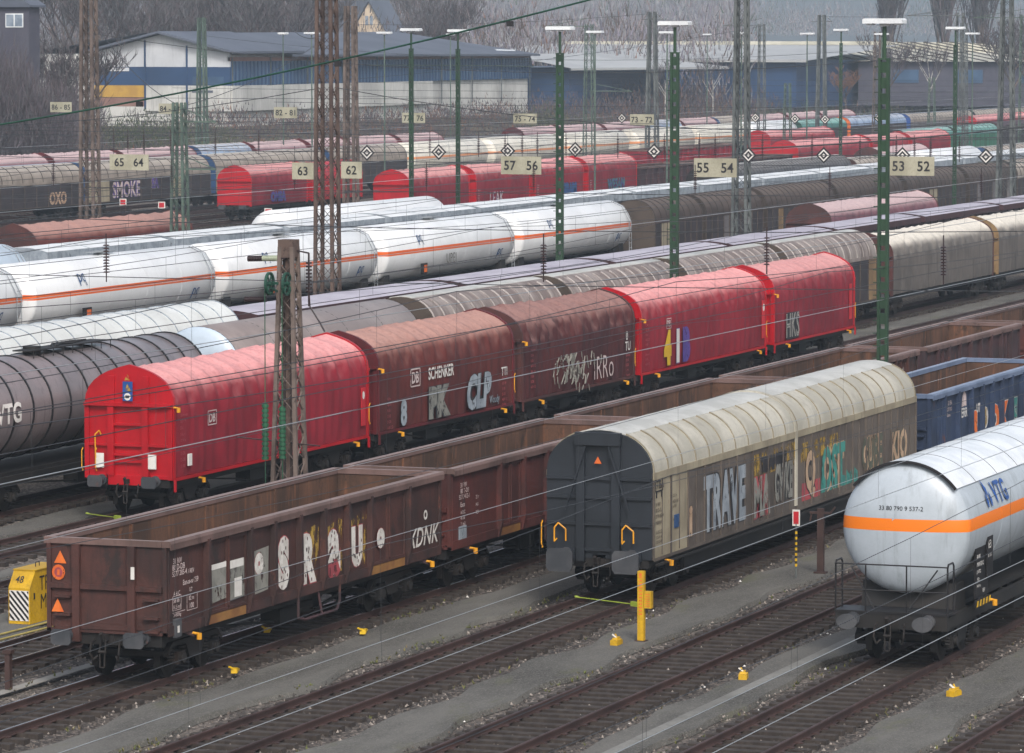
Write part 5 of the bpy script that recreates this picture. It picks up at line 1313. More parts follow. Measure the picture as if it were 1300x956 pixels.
# diamond signals
DL = iter(['right of board sixty-two', 'between two thin green lamp posts', 'half over the left of board 57-56', 'right of the first tall green lamp post', 'just left of the second tall green lamp post', 'at the tall mast by board 55 54', 'between boards 55 54 and 53 52', 'peeking over board 53 52', 'right of board 53 52', 'small, left of board 73 72', 'small, beside the tall mast top of board 55 54', 'small, right of that tall mast', 'small, before the far red tarpaulins', 'small, left of the tallest green lamp post'])
def diamond(x, y, z, s=.4):
    t = thing('diamond_signal', 'black and white diamond sign, ' + next(DL), 'sign', (x, y, z), 'diamond signs over the tracks')
    b = MB()
    for k, (r_, mi) in enumerate(((s, 1), (s * .74, 0), (s * .52, 1), (s * .22, 0))):
        b.mi = mi; b.prism([(-r_, 0), (0, r_), (r_, 0), (0, -r_)][::-1], -.012 - .004 * k, .01 if k == 0 else -.011 - .004 * k)
    b.build('plate', ['white_paint', 'black_paint'], t)
    b = MB(); b.tube([(0, 0, s), (0, 0, s + .5)], .012, 5); b.build('hanger', 'wire_dark', t)
for p in ((198.6, 81.5), (201.2, 78.7), (204.6, 76.3), (208, 73.9), (206, 69.0), (201, 62.5), (202, 59.0), (203.6, 55.5), (202.2, 51)): diamond(*p, 8.5)
for p in ((292.5, 100.4), (297.5, 92), (294, 88), (293, 85.5), (298.8, 83.2)): diamond(*p, 8.5, .38)

# insulator strings, hung in the span wires
def ins_mesh(L, r, n):
    b = MB(); b.cyl((0, 0, -L / 2 - .25), (0, 0, L / 2 + .25), .018, 6)
    for k in range(n):
        z = -L / 2 + L * k / n; b.cyl((0, 0, z), (0, 0, z + L / n * .45), r, 10, r * .6)
    return mesh_of(b, 'insulator_string', 'insulator_brown')
IA, IB = ins_mesh(.75, .085, 9), ins_mesh(.8, .1, 10)
GI = 'dark insulator strings in the span wires'
for y in (96.5, 95.7, 94.8, 93.3, 90.8, 88.4, 79.1, 76.5, 75.1, 74.2, 73.4, 71.9, 69.2, 66.8, 65.0, 64.2, 61.8, 59.3, 56.9, 55.1, 54.2, 53.4, 52.0):
    tag(link('insulator_string', IA, None, (201, y, 8.9)), 'thin dark insulator string in the farther span wire', 'insulator', GI)
for y in (89.5, 83.5, 77.4, 71.0, 65.9, 58.4, 52.3, 45.6): tag(link('insulator_string', IB, None, (180, y, 8.0)), 'thick dark insulator string hanging below the number boards', 'insulator', 'thick insulator strings below the boards')
for k, (x, y, z) in enumerate(((105.1, 50.7, 8.25), (109.2, 39.7, 8.25), (113.3, 34.7, 8.35), (110.9, 29.1, 8.3))):
    tag(link('insulator_string', IB, None, (x, y, z)), ['large dark insulator string left of the pulley mast', 'large dark insulator string before the striped tanks', 'large dark insulator string over the last red tarpaulin', 'large green-black insulator string at the beige tarpaulins'][k], 'insulator')

# wires
def wire(pts, r, m, label, name='overhead_wire', group=None):
    b = MB()
    for a, c in zip(pts, pts[1:]): b.cyl(a, c, r, 5, cap=False)
    return tag(b.build(name, m), label, 'wire', group)
def sagline(p, q, sag, n=14):
    p, q = Vector(p), Vector(q); return [tuple(p.lerp(q, i / n) - Vector((0, 0, 4 * sag * (i / n) * (1 - i / n)))) for i in range(n + 1)]
def catenary(y, x0, x1, label, zc=5.5, zm=6.75, span=62, off=0, r=.009, m='wire_dark', m2=None):
    t = thing('overhead_line', label, 'wire', (0, y, 0), 'overhead lines along the tracks')
    b = MB(); d = MB(); x = x0 - off
    while x < x1:
        n = 10
        for i in range(n):
            a, c = x + span * i / n, x + span * (i + 1) / n
            f = lambda u: zm - .55 * 4 * ((u - x) / span) * (1 - (u - x) / span)
            b.cyl((a, 0, f(a)), (c, 0, f(c)), r, 4, cap=False)
            zz = .2 * (-1) ** int((x - x0 + off) / span)
            d.cyl((a, 0, zc), (a, 0, f(a)), r * .4, 4, cap=False)
        x += span
    b.build('messenger_wire', m, t)
    c = MB(); c.cyl((x0, 0, zc), (x1, 0, zc), r * 1.15, 5, cap=False); c.build('contact_wire', m2 or m, t)
    d.build('droppers', m, t)
fg = [(15.8, 46, 'bright contact wire crossing in front of the grey tank wagon buffers'), (16.9, 46, 'bright contact wire just above the lower right rails'), (21.8, 40, 'bright contact wire crossing below the slate end wall'), (23.2, 40, 'bright contact wire running over the path to the slate end'), (28.0, 55, 'contact wire crossing the polka-dot graffiti'), (33.4, 60, 'contact wire crossing the rim of the brown gondola')]
for k, (y, x0, lab) in enumerate(fg):
    catenary(y, 22, 260, 'overhead line with ' + lab, m='wire_dark', m2='wire_bright', off=k * 9, zm=6.9 + .1 * (k % 3), r=.0055)
for k, y in enumerate((38.4, 41.15, 45.6, 50.9, 55.2, 60, 65, 70, 75, 80.2, 85.6, 93.5, 99, 104, 109.5, 115, 121, 132, 138, 143.3, 153, 158, 163, 168)):
    catenary(y, 70 + k * 6, 420 if y < 100 else 640, 'overhead line over the %s track of the yard' % ['path side', 'brown gondola', 'empty inner', 'second empty', 'red train', 'dark tank', 'lilac roof', 'gap', 'small red wagon', 'mast side', 'striped tank', 'white roof', 'smooth white tank', 'black roof', 'brown-red wagon', 'rusty mast', 'middle red', 'inner far', 'vivid red', 'far inner', 'cream tank', 'far empty', 'outer far', 'farthest'][k], off=k * 13, r=.011 if y < 80 else .014, m2='wire_bright' if k % 3 == 0 else None)
GS = 'span wires across the yard'
spn = [((111, 20, 9.3), (111, 58, 9.1), .3), ((111, 20, 7.6), (111, 58, 7.4), .1), ((180, 38, 11.5), (174, 72.8, 12), 1.5), ((174, 73.5, 12), (180, 116, 11), 1.5), ((180, 38, 9.2), (180, 116, 9.2), .15), ((180, 38, 7.4), (180, 116, 7.4), .1),
       ((201, 40, 9.5), (201, 115, 9.5), .15), ((201, 40, 8.1), (201, 115, 8.1), .1), ((287, 60, 9.6), (287, 125, 9.6), .2), ((287, 60, 8.0), (287, 125, 8.0), .1), ((312, 115, 9.6), (322, 180, 9.6), .2), ((312, 115, 8), (322, 180, 8), .1),
       ((237, 60, 13.5), (236, 115, 14.5), 1.8), ((384, 110, 13), (384, 175, 14.5), 1.5), ((384, 90, 9.4), (384, 178, 9.4), .2), ((432, 80, 9.5), (432, 180, 9.5), .2), ((432, 80, 8.0), (432, 180, 8.0), .2), ((489, 90, 9.5), (489, 180, 9.5), .2), ((236, 60, 9.4), (236, 150, 9.4), .2), ((250, 60, 8.2), (250, 170, 8.2), .2), ((270, 60, 8.2), (270, 170, 8.2), .2)]
sl_ = ['in front', 'lower in front', 'sagging to the rust-brown mast', 'sagging left of the rust-brown mast', 'holding the nearer number boards', 'below the nearer boards', 'holding the diamond signs', 'below the diamond signs', 'holding the farther boards', 'below the farther boards', 'holding the far left boards', 'below the far left boards', 'high to the first rusty mast', 'high to the pale green mast', 'at the pale green mast', 'at the mast of board 73 72', 'lower at the mast of board 73 72', 'before the sawtooth hall', 'at the first rusty mast', 'over the middle wagons', 'behind the middle wagons']
for (p, q, s), lab in zip(spn, sl_): wire(sagline(p, q, s), .012 if p[0] < 150 else .018, 'wire_dark', 'thin dark span wire ' + lab, 'span_wire', GS)
# heavy black feeder cables
def cpt(px, py, Z):   # a point seen in direction (px, py) of the surveyed photograph at distance Z metres
    u = (px - 650) / 5500 * Z; v = (433 - py) / 5500 * Z; cp, sp = cos(PITCH), sin(PITCH)
    return (Z * cp * cos(YAW) + u * sin(YAW) + v * sp * cos(YAW), Z * cp * sin(YAW) - u * cos(YAW) + v * sp * sin(YAW), H - Z * sp + v * cp)
b = MB(); pts = [(49.06, 28.81, 13.05), ]
A, B_ = (83.0, 44.5, 12.0), (82.0, 26.0, 15.6)
pts = sagline(A, B_, .28, 24)
cable1 = wire(pts, .02, 'dark_green', 'heavy dark green cable rising across the upper left of the view', 'feeder_cable')
cl = MB()
for f in (7, 13, 18): 
    p = Vector(pts[f]); cl.box(p.x - .05, p.x + .05, p.y - .06, p.y + .06, p.z - .13, p.z - .02)
cl.build('cable_clamp', 'black_paint', cable1)
wire(sagline((231.5, 72.4, 8.0), (240, 38.0, 12.9), .9, 20), .045, 'wire_dark', 'heavy dark cable rising from the third tall mast to the upper right', 'feeder_cable')
for k, (a, c) in enumerate((((174, 73, 14.6), (231, 100, 15.4)), ((236, 115, 15.8), (216.6, 100, 10.5)), ((432, 145, 16.8), (384, 175, 16)), ((495, 145, 16.8), (650, 160, 20)), ((459, 141, 15.6), (400, 175, 9.5)), ((277, 115, 15.5), (216.6, 100, 10.4)))):
    wire(sagline(a, c, .8), .022, 'wire_dark', ['thin cable from the rust-brown mast', 'thin cable down to the short left mast', 'thin cable between two far masts', 'thin cable rising from the far right mast', 'thin cable from the slim pale mast', 'thin cable from the pink-legged mast'][k], 'feeder_cable')

# ================================================================== SMALL TRACKSIDE THINGS
t = thing('buffer_locker', 'yellow metal box with black and white striped front and black scrawl', 'cabinet', (94.4, 47.95, -.16))
b = MB(); b.prismy([(0, 0), (1.8, 0), (1.8, 1.28), (.3, 1.28), (0, .88)][::-1], -.29, .29); b.box(.28, 1.82, -.31, .31, 1.281, 1.31); b.build('housing', 'safety_yellow', t)
b = MB(); b.mi = 0; b.box(-.012, -.002, -.26, .26, .08, .82)
b.mi = 1; cl_ = lambda v: max(.09, min(.81, v))
for q in range(-1, 9):
    for u in range(13):
        ya, yb = .26 - u * .04, .26 - (u + 1) * .04; e0 = q * .16 - u * .045 + .2; e1 = e0 - .045
        P = [(-.02, ya, cl_(e0)), (-.02, ya, cl_(e0 + .08)), (-.02, yb, cl_(e1 + .08)), (-.02, yb, cl_(e1))]
        if P[1][2] - P[0][2] > .005 and P[2][2] - P[3][2] > .005: b.poly(P)
b.build('striped_plate', ['white_paint', 'black_paint'], t)
b = MB(); b.text('48', .16, (.12, .05, 1.08), '-x', .01); b.v = [((z - .88) / .4 * .3 - .012, y, z) for x, y, z in b.v]
b.text('TRK', .36, (.95, -.3, .95), '-y', .0, .9); b.text('MYE', .36, (1.0, -.3, .5), '-y', .0, .9); b.tube([(.9, .0, 1.31), (.9, 0, 1.42), (1.1, 0, 1.42), (1.1, 0, 1.31)], .012, 5); b.build('scrawl', 'black_paint', t)
b = MB(); b.box(1.15, 1.17, -.298, -.291, .15, 1.2); b.box(.2, .23, -.32, -.291, .6, .75); b.build('door_seam', 'black_paint', t)
t = thing('yellow_post', 'bright yellow trackside post with a small attached meter box', 'post', (96.9, 32.75, -.17)); t.scale = (.78, .78, .8)
b = MB(); b.box(-.09, .09, -.1, .1, 0, 2.1); b.build('post', 'safety_yellow', t)
b = MB(); b.box(-.1, .12, -.34, -.12, 1.0, 1.5); b.build('meter_box', 'safety_yellow', t)
b = MB()
for q in range(12): b.box(-.094, -.091, -.05, .05, .8 + q * .1, .84 + q * .1)
b.poly([(-.095, .05 * cos(a), 2.0 + .05 * sin(a)) for a in [i * pi / 6 for i in range(12)]])
for q in range(6): b.box(-.105, -.1015, -.3, -.16, 1.06 + q * .07, 1.08 + q * .07)
b.build('slots', 'orange_paint', t)
b = MB(); b.box(-.16, .16, -.17, .17, -.02, .03); b.build('foot_plate', 'rail_rust', t)
t = thing('stop_sign_post', 'striped black and yellow post with red and white board', 'sign', (109.7, 32.75, -.17)); t.scale = (.72, .6, .72)
b = MB(); z = 0; k = 0
b.mi = 2; b.cyl((0, 0, 0), (0, 0, .45), .04, 10)
z = .45
while z < 1.85: b.mi = k % 2; b.cyl((0, 0, z), (0, 0, z + .1), .055, 10); z += .1; k += 1
b.mi = 2; b.cyl((0, 0, 1.85), (0, 0, 2.1), .03, 8)
b.build('post', ['yellow_paint', 'black_paint', 'mast_grey'], t)
b = MB(); b.mi = 0; b.box(-.02, .02, -.17, .17, 1.95, 2.55); b.mi = 1; b.box(-.026, -.021, -.12, .12, 2.02, 2.48); b.build('board', ['white_paint', 'red_paint'], t)
t = thing('rusty_stop_post', 'rusty iron post with forked top right of the red and white board', 'post', (111.0, 32.45, -.17))
b = MB(); b.box(-.06, .06, -.09, .09, 0, 1.75); b.box(-.05, .05, -.3, .3, 1.6, 1.66); b.bar((0, -.25, 1.62), (0, -.4, 1.8), .04); b.bar((0, .25, 1.62), (0, .3, 1.4), .04); b.box(-.14, .14, -.16, .16, 0, .05); b.build('post', 'rail_rust', t)
t = thing('rusty_stub_post', 'short rusty iron post at the lower left corner', 'post', (84.9, 43.4, -.25)); b = MB(); b.box(-.07, .07, -.06, .06, 0, .95); b.box(-.1, .1, -.1, .1, .86, .94); b.build('post', 'rail_rust', t)
def derailer(x, y, label, rz=0):
    t = thing('point_lock', label, 'track device', (x, y, -.172), 'yellow track devices', rz); t.scale = (.66, .66, .66)
    b = MB(); b.prismy([(-.3, 0), (.3, 0), (.3, .14), (.18, .22), (-.3, .2)][::-1], -.14, .14); b.box(-.05, .3, -.05, .05, .22, .27); b.bar((.1, 0, .2), (.2, .12, .36), .05); b.cyl((-.12, -.1, .21), (-.12, .1, .21), .06, 10); b.build('housing', 'safety_yellow', t)
    b = MB(); b.bar((.05, 0, .24), (0, .16, .38), .05); b.build('hook', 'white_paint', t)
derailer(96.1, 33.1, 'small yellow track device left of the yellow post'); derailer(91.9, 28.65, 'small yellow track device on the path between the empty tracks', .2); derailer(91.1, 23.6, 'small yellow track device with white hooks at the lower right edge', -.2)
def shoe(x, y, L, label, rz):
    t = thing('drag_shoe', label, 'brake shoe', (x, y, 0.02), 'lime and yellow drag shoes', rz)
    b = MB(); b.cyl((0, 0, .05), (L, 0, .05), .016, 8); b.tube([(-.0, 0, .05), (-.1, .05, .06), (-.16, 0, .07), (-.1, -.05, .06), (0, 0, .05)], .02, 6); b.box(L - .1, L + .15, -.04, .04, .0, .12); b.build('handle', 'lime', t)
shoe(102.25, 36.2, 1.9, 'lime drag shoe handle under the slate end buffers', -2.0); shoe(115.35, 56.25, 1.35, 'lime drag shoe handle in front of the red end wall', -2.05)
def rag(x, y, label, s=1):
    t = thing('yellow_drag_shoe', label, 'brake shoe', (x, y, -.12), 'yellow drag shoes lying by the rail', .3)
    b = MB(); b.box(-.25 * s, .05 * s, -.07, .07, 0, .1); b.prismy([(.05 * s, 0), (.5 * s, 0), (.5 * s, .03), (.05 * s, .1)][::-1], -.06, .06); b.bar((-.2 * s, 0, .08), (-.35 * s, .1, .16), .04); b.build('shoe', 'yellow_paint', t)
rag(95.6, 39.35, 'yellow drag shoe lying by the rail below the last polka-dot letter'); rag(88.6, 39.6, 'yellow drag shoe lying between the rails left of the others', .8); rag(95.0, 41.6, 'yellow drag shoe on the sleepers under the gondola', .8)
def red_board(x, y, z, label):
    t = thing('red_board', label, 'sign', (x, y, 0), 'small red and white boards in the far yard')
    b = MB(); b.mi = 0; b.box(-.02, .02, -.3, .3, z - .26, z + .26); b.mi = 1; b.box(-.03, -.021, -.22, .22, z - .19, z + .19); b.build('board', ['white_paint', 'red_paint'], t)
    b = MB()
    for s in (-.2, .2): b.cyl((.03, s, -.2), (.03, s, z), .03, 6)
    b.build('posts', 'rail_rust', t)
red_board(290, 126.8, 1.55, 'small red and white board below board 63'); red_board(309.6, 144.5, 1.1, 'small red and white board right of the first rusty mast'); red_board(312, 149, 1.2, 'small red and white board behind the first rusty mast')

# ================================================================== BUILDINGS BEHIND THE YARD
def gable_prism(b, x0, x1, y0, y1, z0, ze, zr): pass
# the long hall with the white gable
t = thing('long_hall', 'long industrial hall with white gable, blue glazing band and dark roof', 'building', (0, 0, 0))
x0, x1, y0, y1 = 446.8, 545, 200, 216.9
b = MB(); b.box(x0 + .3, x1 - .3, y0 + .3, 232, 3.5, 12.4); b.build('core_wall', 'hall_wall_white', t)
# gable end facing the yard's left side (plane x = x0)
b = MB(); b.mi = 0
b.prism([(y0, 11.0), (y1, 11.0), (y1, 12.6), ((y0 + y1) / 2, 14.7), (y0, 12.6)], x0, x0 + .28)
b.mi = 1; b.box(x0, x0 + .28, y0, y1, 8.9, 10.99)
b.mi = 2; b.box(x0, x0 + .28, y0 + 10.6, y1, 7.55, 8.89); b.mi = 3; b.box(x0, x0 + .28, y0 + 10.6, y1, 6.5, 7.54)
b.mi = 4; b.box(x0, x0 + .28, y0, y0 + 10.59, 6.0, 8.89); b.box(x0 + .01, x0 + .28, y0 + 10.6, y1, 3.5, 6.49)
b.build('gable_wall', ['hall_white', 'hall_blue', 'hall_yellow', 'hall_brick', 'hall_wall_white'], t)
b = MB()
for yy in (y0 + 5.3, y0 + 10.5): b.box(x0 - .12, x0 - .001, yy - .1, yy + .1, 6.2, 14 if yy > 207 else 13.4)
b.build('pilasters', 'hall_blue', t)
b = MB(); b.box(x0 - .06, x0 - .001, y0 + 12.5, y0 + 15.2, 10.5, 10.9); sg = b.build('sign', 'hall_white', t)
b = MB(); b.text('JAEGER', .26, (x0 - .065, y0 + 13.85, 10.7), '-x', .0, 1.3); b.build('lettering', 'hall_roof', sg)
b = MB(); b.box(x0 - .05, x0 - .001, y0 + .8, y0 + 4.6, 9.0, 9.9); b.build('window', 'hall_glass_blue', t)
for yy, z0_, z1_ in ((y0 + 3.4, 8.1, 8.35),): b = MB(); b.box(x0 - .04, x0 - .001, yy - 1.3, yy + 1.3, z0_, z1_); b.build('canopy', 'hall_roof', t)
b = MB(); zr_ = 14.75; ym = (y0 + y1) / 2
b.prism([(y0 - 1.0, 12.5), (ym, 14.78), (y1 + 1.0, 12.5), (y1 + 1.0, 12.75), (ym, 15.03), (y0 - 1.0, 12.75)], x0 - 1.2, x0 + 19)
b.build('gable_roof', 'hall_roof', t)
b = MB(); b.v += [(x0 + 15, y0 - 1.2, 12.35), (x1 + .5, y0 - 1.2, 12.15), (x1 - 8, y0 + 16, 15.1), (x0 + 12, y0 + 16, 14.85), (x0 + 12, y0 + 33, 12.3), (x1 + .5, y0 + 33, 12.3)]
b.face([0, 1, 2, 3]); b.face([3, 2, 5, 4]); b.face([1, 5, 2]); b.v += [(x0 + 15, y0 - 1.2, 12.1), (x1 + .5, y0 - 1.2, 11.9)]; b.face([6, 7, 1, 0]); b.build('main_roof', 'hall_roof', t)
b = MB(); b.v += [(x1 - 14, y0 + 2.4, 12.72), (x1 - 4, y0 + .6, 12.55), (x1 - 2, y0 + 1.6, 12.7), (x1 - 13, y0 + 4.0, 12.98)]; b.face([0, 1, 2, 3]); b.build('skylight', 'lamp_white', t)
b = MB(); k = 0; x = x0 + .3
b.mi = 2; b.box(x0, x1, y0 - .02, y0 + .28, 11.65, 12.1)
b.mi = 0; b.box(x0 + .3, x1, y0 - .0, y0 + .27, 8.9, 11.64)
b.mi = 1
while x < x1: b.box(x, x + .35, y0 - .1, y0 - .001, 8.9, 11.62); x += 1.05
b.mi = 3; x = x0 + .3
while x < x1: b.box(x, x + .25, y0 - .16, y0 - .101, 6, 12.05); x += 10.8
b.build('glazing_band', ['hall_glass_blue', 'hall_blue', 'hall_brick', 'mast_grey'], t)
b = MB(); b.box(x0 + .28, x0 + 62, y0 - .2, y0 - .02, 6.0, 8.88); b.build('plinth_wall', 'hall_wall_white', t)
b = MB(); b.tube([(x0 + 40, y0 - .4, 11.0), (x0 + 70, y0 - .4, 10.8), (x1, y0 - .4, 10.5)], .07, 6); b.build('pipe', 'mast_green', t)
# sheds to the right
t = thing('grey_roof_shed', 'low shed with pale grey roof at the right end of the long hall', 'building', (0, 0, 0))
b = MB(); b.box(549, 590, 196, 212, 4, 10.3); b.build('wall', 'hall_blue', t)
b = MB(); b.v += [(547, 195, 10.25), (592, 187, 10.2), (596, 205, 12.0), (547, 205, 12.2)]; b.face([0, 1, 2, 3]); b.v += [(547, 195, 9.95), (592, 187, 9.9)]; b.face([4, 5, 1, 0]); b.build('roof', 'hall_roof_pale', t)
t = thing('blue_warehouse', 'wide blue-walled warehouse with long pale flat roof', 'building', (0, 0, 0))
b = MB(); b.box(612, 660, 183, 236, 4, 11.0); b.build('wall', 'hall_blue', t)
b = MB(); b.v += [(611, 181, 11.0), (611, 240, 11.0), (662, 240, 13.4), (662, 181, 13.2)]; b.face([0, 3, 2, 1]); b.box(610.6, 611, 181, 240, 10.75, 11.15); b.build('roof', 'hall_roof_pale', t)
b = MB(); b.box(661, 664, 183, 238, 13.25, 13.8); b.build('roof_parapet', 'hall_roof_cream', t)
t = thing('sawtooth_hall', 'long hall with cream striped low-pitched roof and hazy lilac walls', 'building', (0, 0, 0))
b = MB(); b.mi = 0; b.box(640, 700, 150, 181.5, 4, 10.7); b.mi = 1
for k in range(3): b.box(639.9, 639.99, 152 + k * 10, 156 + k * 10, 7.5, 9.5)
b.build('wall', ['house_grey', 'hall_glass_blue'], t)
b = MB(); b.v += [(639, 149, 10.6), (639, 186, 10.6), (707, 200, 13.7), (735, 172, 11.9), (700, 149, 10.5)]
b.v = [(639, 146, 10.7), (639, 185, 10.8), (700, 214, 13.6), (700, 180, 13.6), (700, 150, 10.8)]; b.face([0, 4, 3, 2, 1]); b.build('roof', 'hall_roof_cream', t)
b = MB()
for k in range(15):
    y_ = 148.5 + k * 2.5; b.bar((638.8, y_, 10.78), (700, min(214, 180 + (y_ - 148) * .9), 13.66), .3, .12)
b.build('roof_seams', 'side_seam', t)
t = thing('grey_house', 'dark grey house with white double window at the upper left corner', 'house', (377, 191.5, 0))
b = MB(); b.box(-.2, 2.2, -1.6, 9, 3, 17.2); b.build('wall', 'house_grey', t)
b = MB(); b.prism([(-2.0, 17.2), (9.4, 17.2), (9.4, 17.4), (3.7, 21), (-2.0, 17.4)], -.6, 2.8); b.build('roof', 'hall_roof', t)
b = MB(); b.box(-.26, -.21, -1.05 + .0, .85, 15.25, 16.6); w = b.build('window_frame', 'lamp_white', t)
b = MB(); b.box(-.29, -.261, -.95, -.18, 15.37, 16.48); b.box(-.29, -.261, -.03, .75, 15.37, 16.48); b.build('window_panes', 'window_glass', w)
t = thing('gabled_house', 'cream gabled house with dark slate roof behind the long hall', 'house', (740, 303.2, 0))
b = MB(); b.prism([(-3.9, 6), (3.9, 6), (3.9, 14.6), (0, 20.9), (-3.9, 14.6)][::-1], 0, 9); b.build('wall', 'house_cream', t)
b = MB(); b.prism([(-4.4, 14.0), (0, 21.1), (4.4, 14.0), (4.4, 14.35), (0, 21.5), (-4.4, 14.35)], -.5, 9.5); b.box(-.2, 9.4, 3.0, 12, 15.3, 15.6) ; b.v += [(-.3, .1, 21.3), (9, .1, 21.3), (9, 13, 20.9), (-.3, 13, 20.9), (-.3, 10, 15), (-.3, 4.2, 14.5)]; n0 = len(b.v) - 6; b.face([n0, n0 + 5, n0 + 4, n0 + 3]); b.face([n0, n0 + 3, n0 + 2, n0 + 1]); b.build('roof', 'hall_roof', t)
b = MB()
for yy in (-.45, .45): b.box(-.06, -.001, yy - .3, yy + .3, 16.7, 18.4)
b.build('window', 'window_glass', t)

# hills
def hillz(x, y):
    d = sqrt(x * x + y * y); az = math.degrees(atan2(y, x))
    # az: 27 at the left picture edge, 14 at the right
    a = max(0, min(1, (az - 16.9) / 2.6)); a = a * a * (3 - 2 * a)
    r = max(0, min(1, (d - 900) / 700)); r = r * r * (3 - 2 * r)
    return -1 + (9 + 66 * a + 6 * sin(az * 1.3) * a) * r + 4.5 * max(0, min(1, (d - 500) / 200)) + 14 * a * max(0, min(1, (d - 760) / 150)) * max(0, min(1, (az - 20) / 2))
hb = MB(); NA, ND = 60, 40
for i in range(NA + 1):
    az = radians(8 + 26 * i / NA)
    for j in range(ND + 1):
        d = 560 + 2300 * (j / ND) ** 1.3; x, y = d * cos(az), d * sin(az); hb.v.append((x, y, hillz(x, y)))
for i in range(NA):
    for j in range(ND):
        k = i * (ND + 1) + j; hb.face([k, k + ND + 1, k + ND + 2, k + 1])
hb.build('hill_terrain', 'forest_floor', smooth=True, kind='structure')

# woods and bare trees
def twigs(b, x, y, z, h, r, n, w, rr, mats, up=.75, base=.15):
    for k in range(n):
        a = rr.uniform(0, 2 * pi); q = sqrt(rr.random()) * r; zz = z + h * rr.uniform(base, 1) * (1 - .35 * (q / r) ** 2)
        px, py = x + q * cos(a), y + q * sin(a); l = h * rr.uniform(.1, .28); tilt = rr.uniform(.1, .9)
        l *= .7 if h > 10 else 1; dx, dy, dz = l * cos(a) * (1 - up) * tilt * 2 + rr.uniform(-.2, .2) * l, l * sin(a) * (1 - up) * tilt * 2 + rr.uniform(-.2, .2) * l, l * up
        ww = w * rr.uniform(.6, 1.3); b.mi = rr.choice(mats); c = len(b.v); e = rr.uniform(0, pi)
        ux, uy = cos(e) * ww, sin(e) * ww
        b.v += [(px - ux, py - uy, zz), (px + ux, py + uy, zz), (px + dx, py + dy, zz + dz)]; b.face([c, c + 1, c + 2])
fr = random.Random(21); b = MB()
for k in range(4200):
    az = radians(fr.uniform(12.5, 29)); d = fr.uniform(620, 2200) ** 1.0
    azd = math.degrees(az)
    if 21.0 < azd < 23.2 and d < 775: continue
    if azd < 17.3 and (d < 1500 or fr.random() < .6): continue
    x, y = d * cos(az), d * sin(az); z = hillz(x, y); s = fr.uniform(.8, 1.25)
    if azd > 21.3: lf = True
    else: lf = False
    if lf and d <= 1000: twigs(b, x, y, z, 14 * s, 4.6 * s, 130, .1, fr, (6, 7, 7, 3) if fr.random() > .1 else (6, 5), base=.15)
    elif lf: twigs(b, x, y, z, 16 * s, 5 * s, 62, .15, fr, (6, 7, 6, 3) if fr.random() > .15 else (4, 0), base=.2)
    elif d > 1000: twigs(b, x, y, z, 16 * s, 5 * s, 62, .15, fr, (0, 1, 1, 2, 0) if fr.random() > .12 else (4,), base=.25)
    else: twigs(b, x, y, z, 14 * s, 4.6 * s, 120, .12, fr, (0, 1, 2, 3) if fr.random() > .1 else (0, 0, 5), base=.2)
defm('woods_grey', '8a8b8e', '747578', rough=.9, fine=0); defm('woods_brown', '82787a', '6c6264', rough=.9, fine=0); defm('woods_lilac', '7c7884', '6a6672', rough=.9, fine=0)
fo = b.build('hillside_forest', ['woods_grey', 'woods_brown', 'woods_lilac', 'bark', 'leaf_green', 'twig_ochre', 'twig_grey', 'twig_brown']); tag(fo, 'hazy bare woods covering the hill behind the halls', 'woods')['kind'] = 'stuff'

def tree_mesh(rr, h, trunk_r, spread, depth, mats, lean=0, fast=False, twigw=.05, fastig=False):
    """tapered trunk and limbs in one builder, the fine twigs in another"""
    tb, cb_ = MB(), MB()
    def grow(p, d, l, r, k):
        q = p + d * l; (tb if k < 2 else cb_).cyl(p, q, r, 6 if k < 2 else 3, r * .68, cap=False)
        if k >= depth:
            for _ in range(5):
                e = (d + Vector((rr.uniform(-.7, .7), rr.uniform(-.7, .7), rr.uniform(-.1, .6)))).normalized(); s_ = q - d * l * rr.random(); c = len(cb_.v); u = Vector((rr.uniform(-1, 1), rr.uniform(-1, 1), 0)).normalized() * twigw
                cb_.mi = rr.choice(mats); cb_.v += [tuple(s_ - u), tuple(s_ + u), tuple(s_ + e * l * rr.uniform(.5, 1.1))]; cb_.face([c, c + 1, c + 2])
            return
        n = 3 if k else (6 if not fastig else 16)
        for i in range(n):
            a = 2 * pi * (i * (.38 * n if fastig and not k else 1) + rr.random()) / n; t_ = (.12 + .85 * i / n) if (fastig and not k) else .45 + .55 * (i + 1) / n if k == 0 else rr.uniform(.5, 1)
            out = Vector((cos(a), sin(a), 0)); up = 1.1 if not fastig else 3.4
            e = (out * spread + Vector((0, 0, up)) * (.6 + .3 * rr.random()) + d * .5).normalized()
            grow(p + d * l * t_, e, l * rr.uniform(.52, .74) * ((.85 - .4 * t_) if fastig and not k else 1), r * (.62 if k == 0 else .66) * (1.1 - .3 * t_), k + 1)
        if k: grow(q, (d + Vector((rr.uniform(-.3, .3), rr.uniform(-.3, .3), .2))).normalized(), l * .7, r * .65, k + 1)
    grow(Vector((0, 0, -.5)), Vector((lean, 0, 1)).normalized(), h * (.72 if fastig else .5), trunk_r, 0)
    return tb, cb_
TM = {}
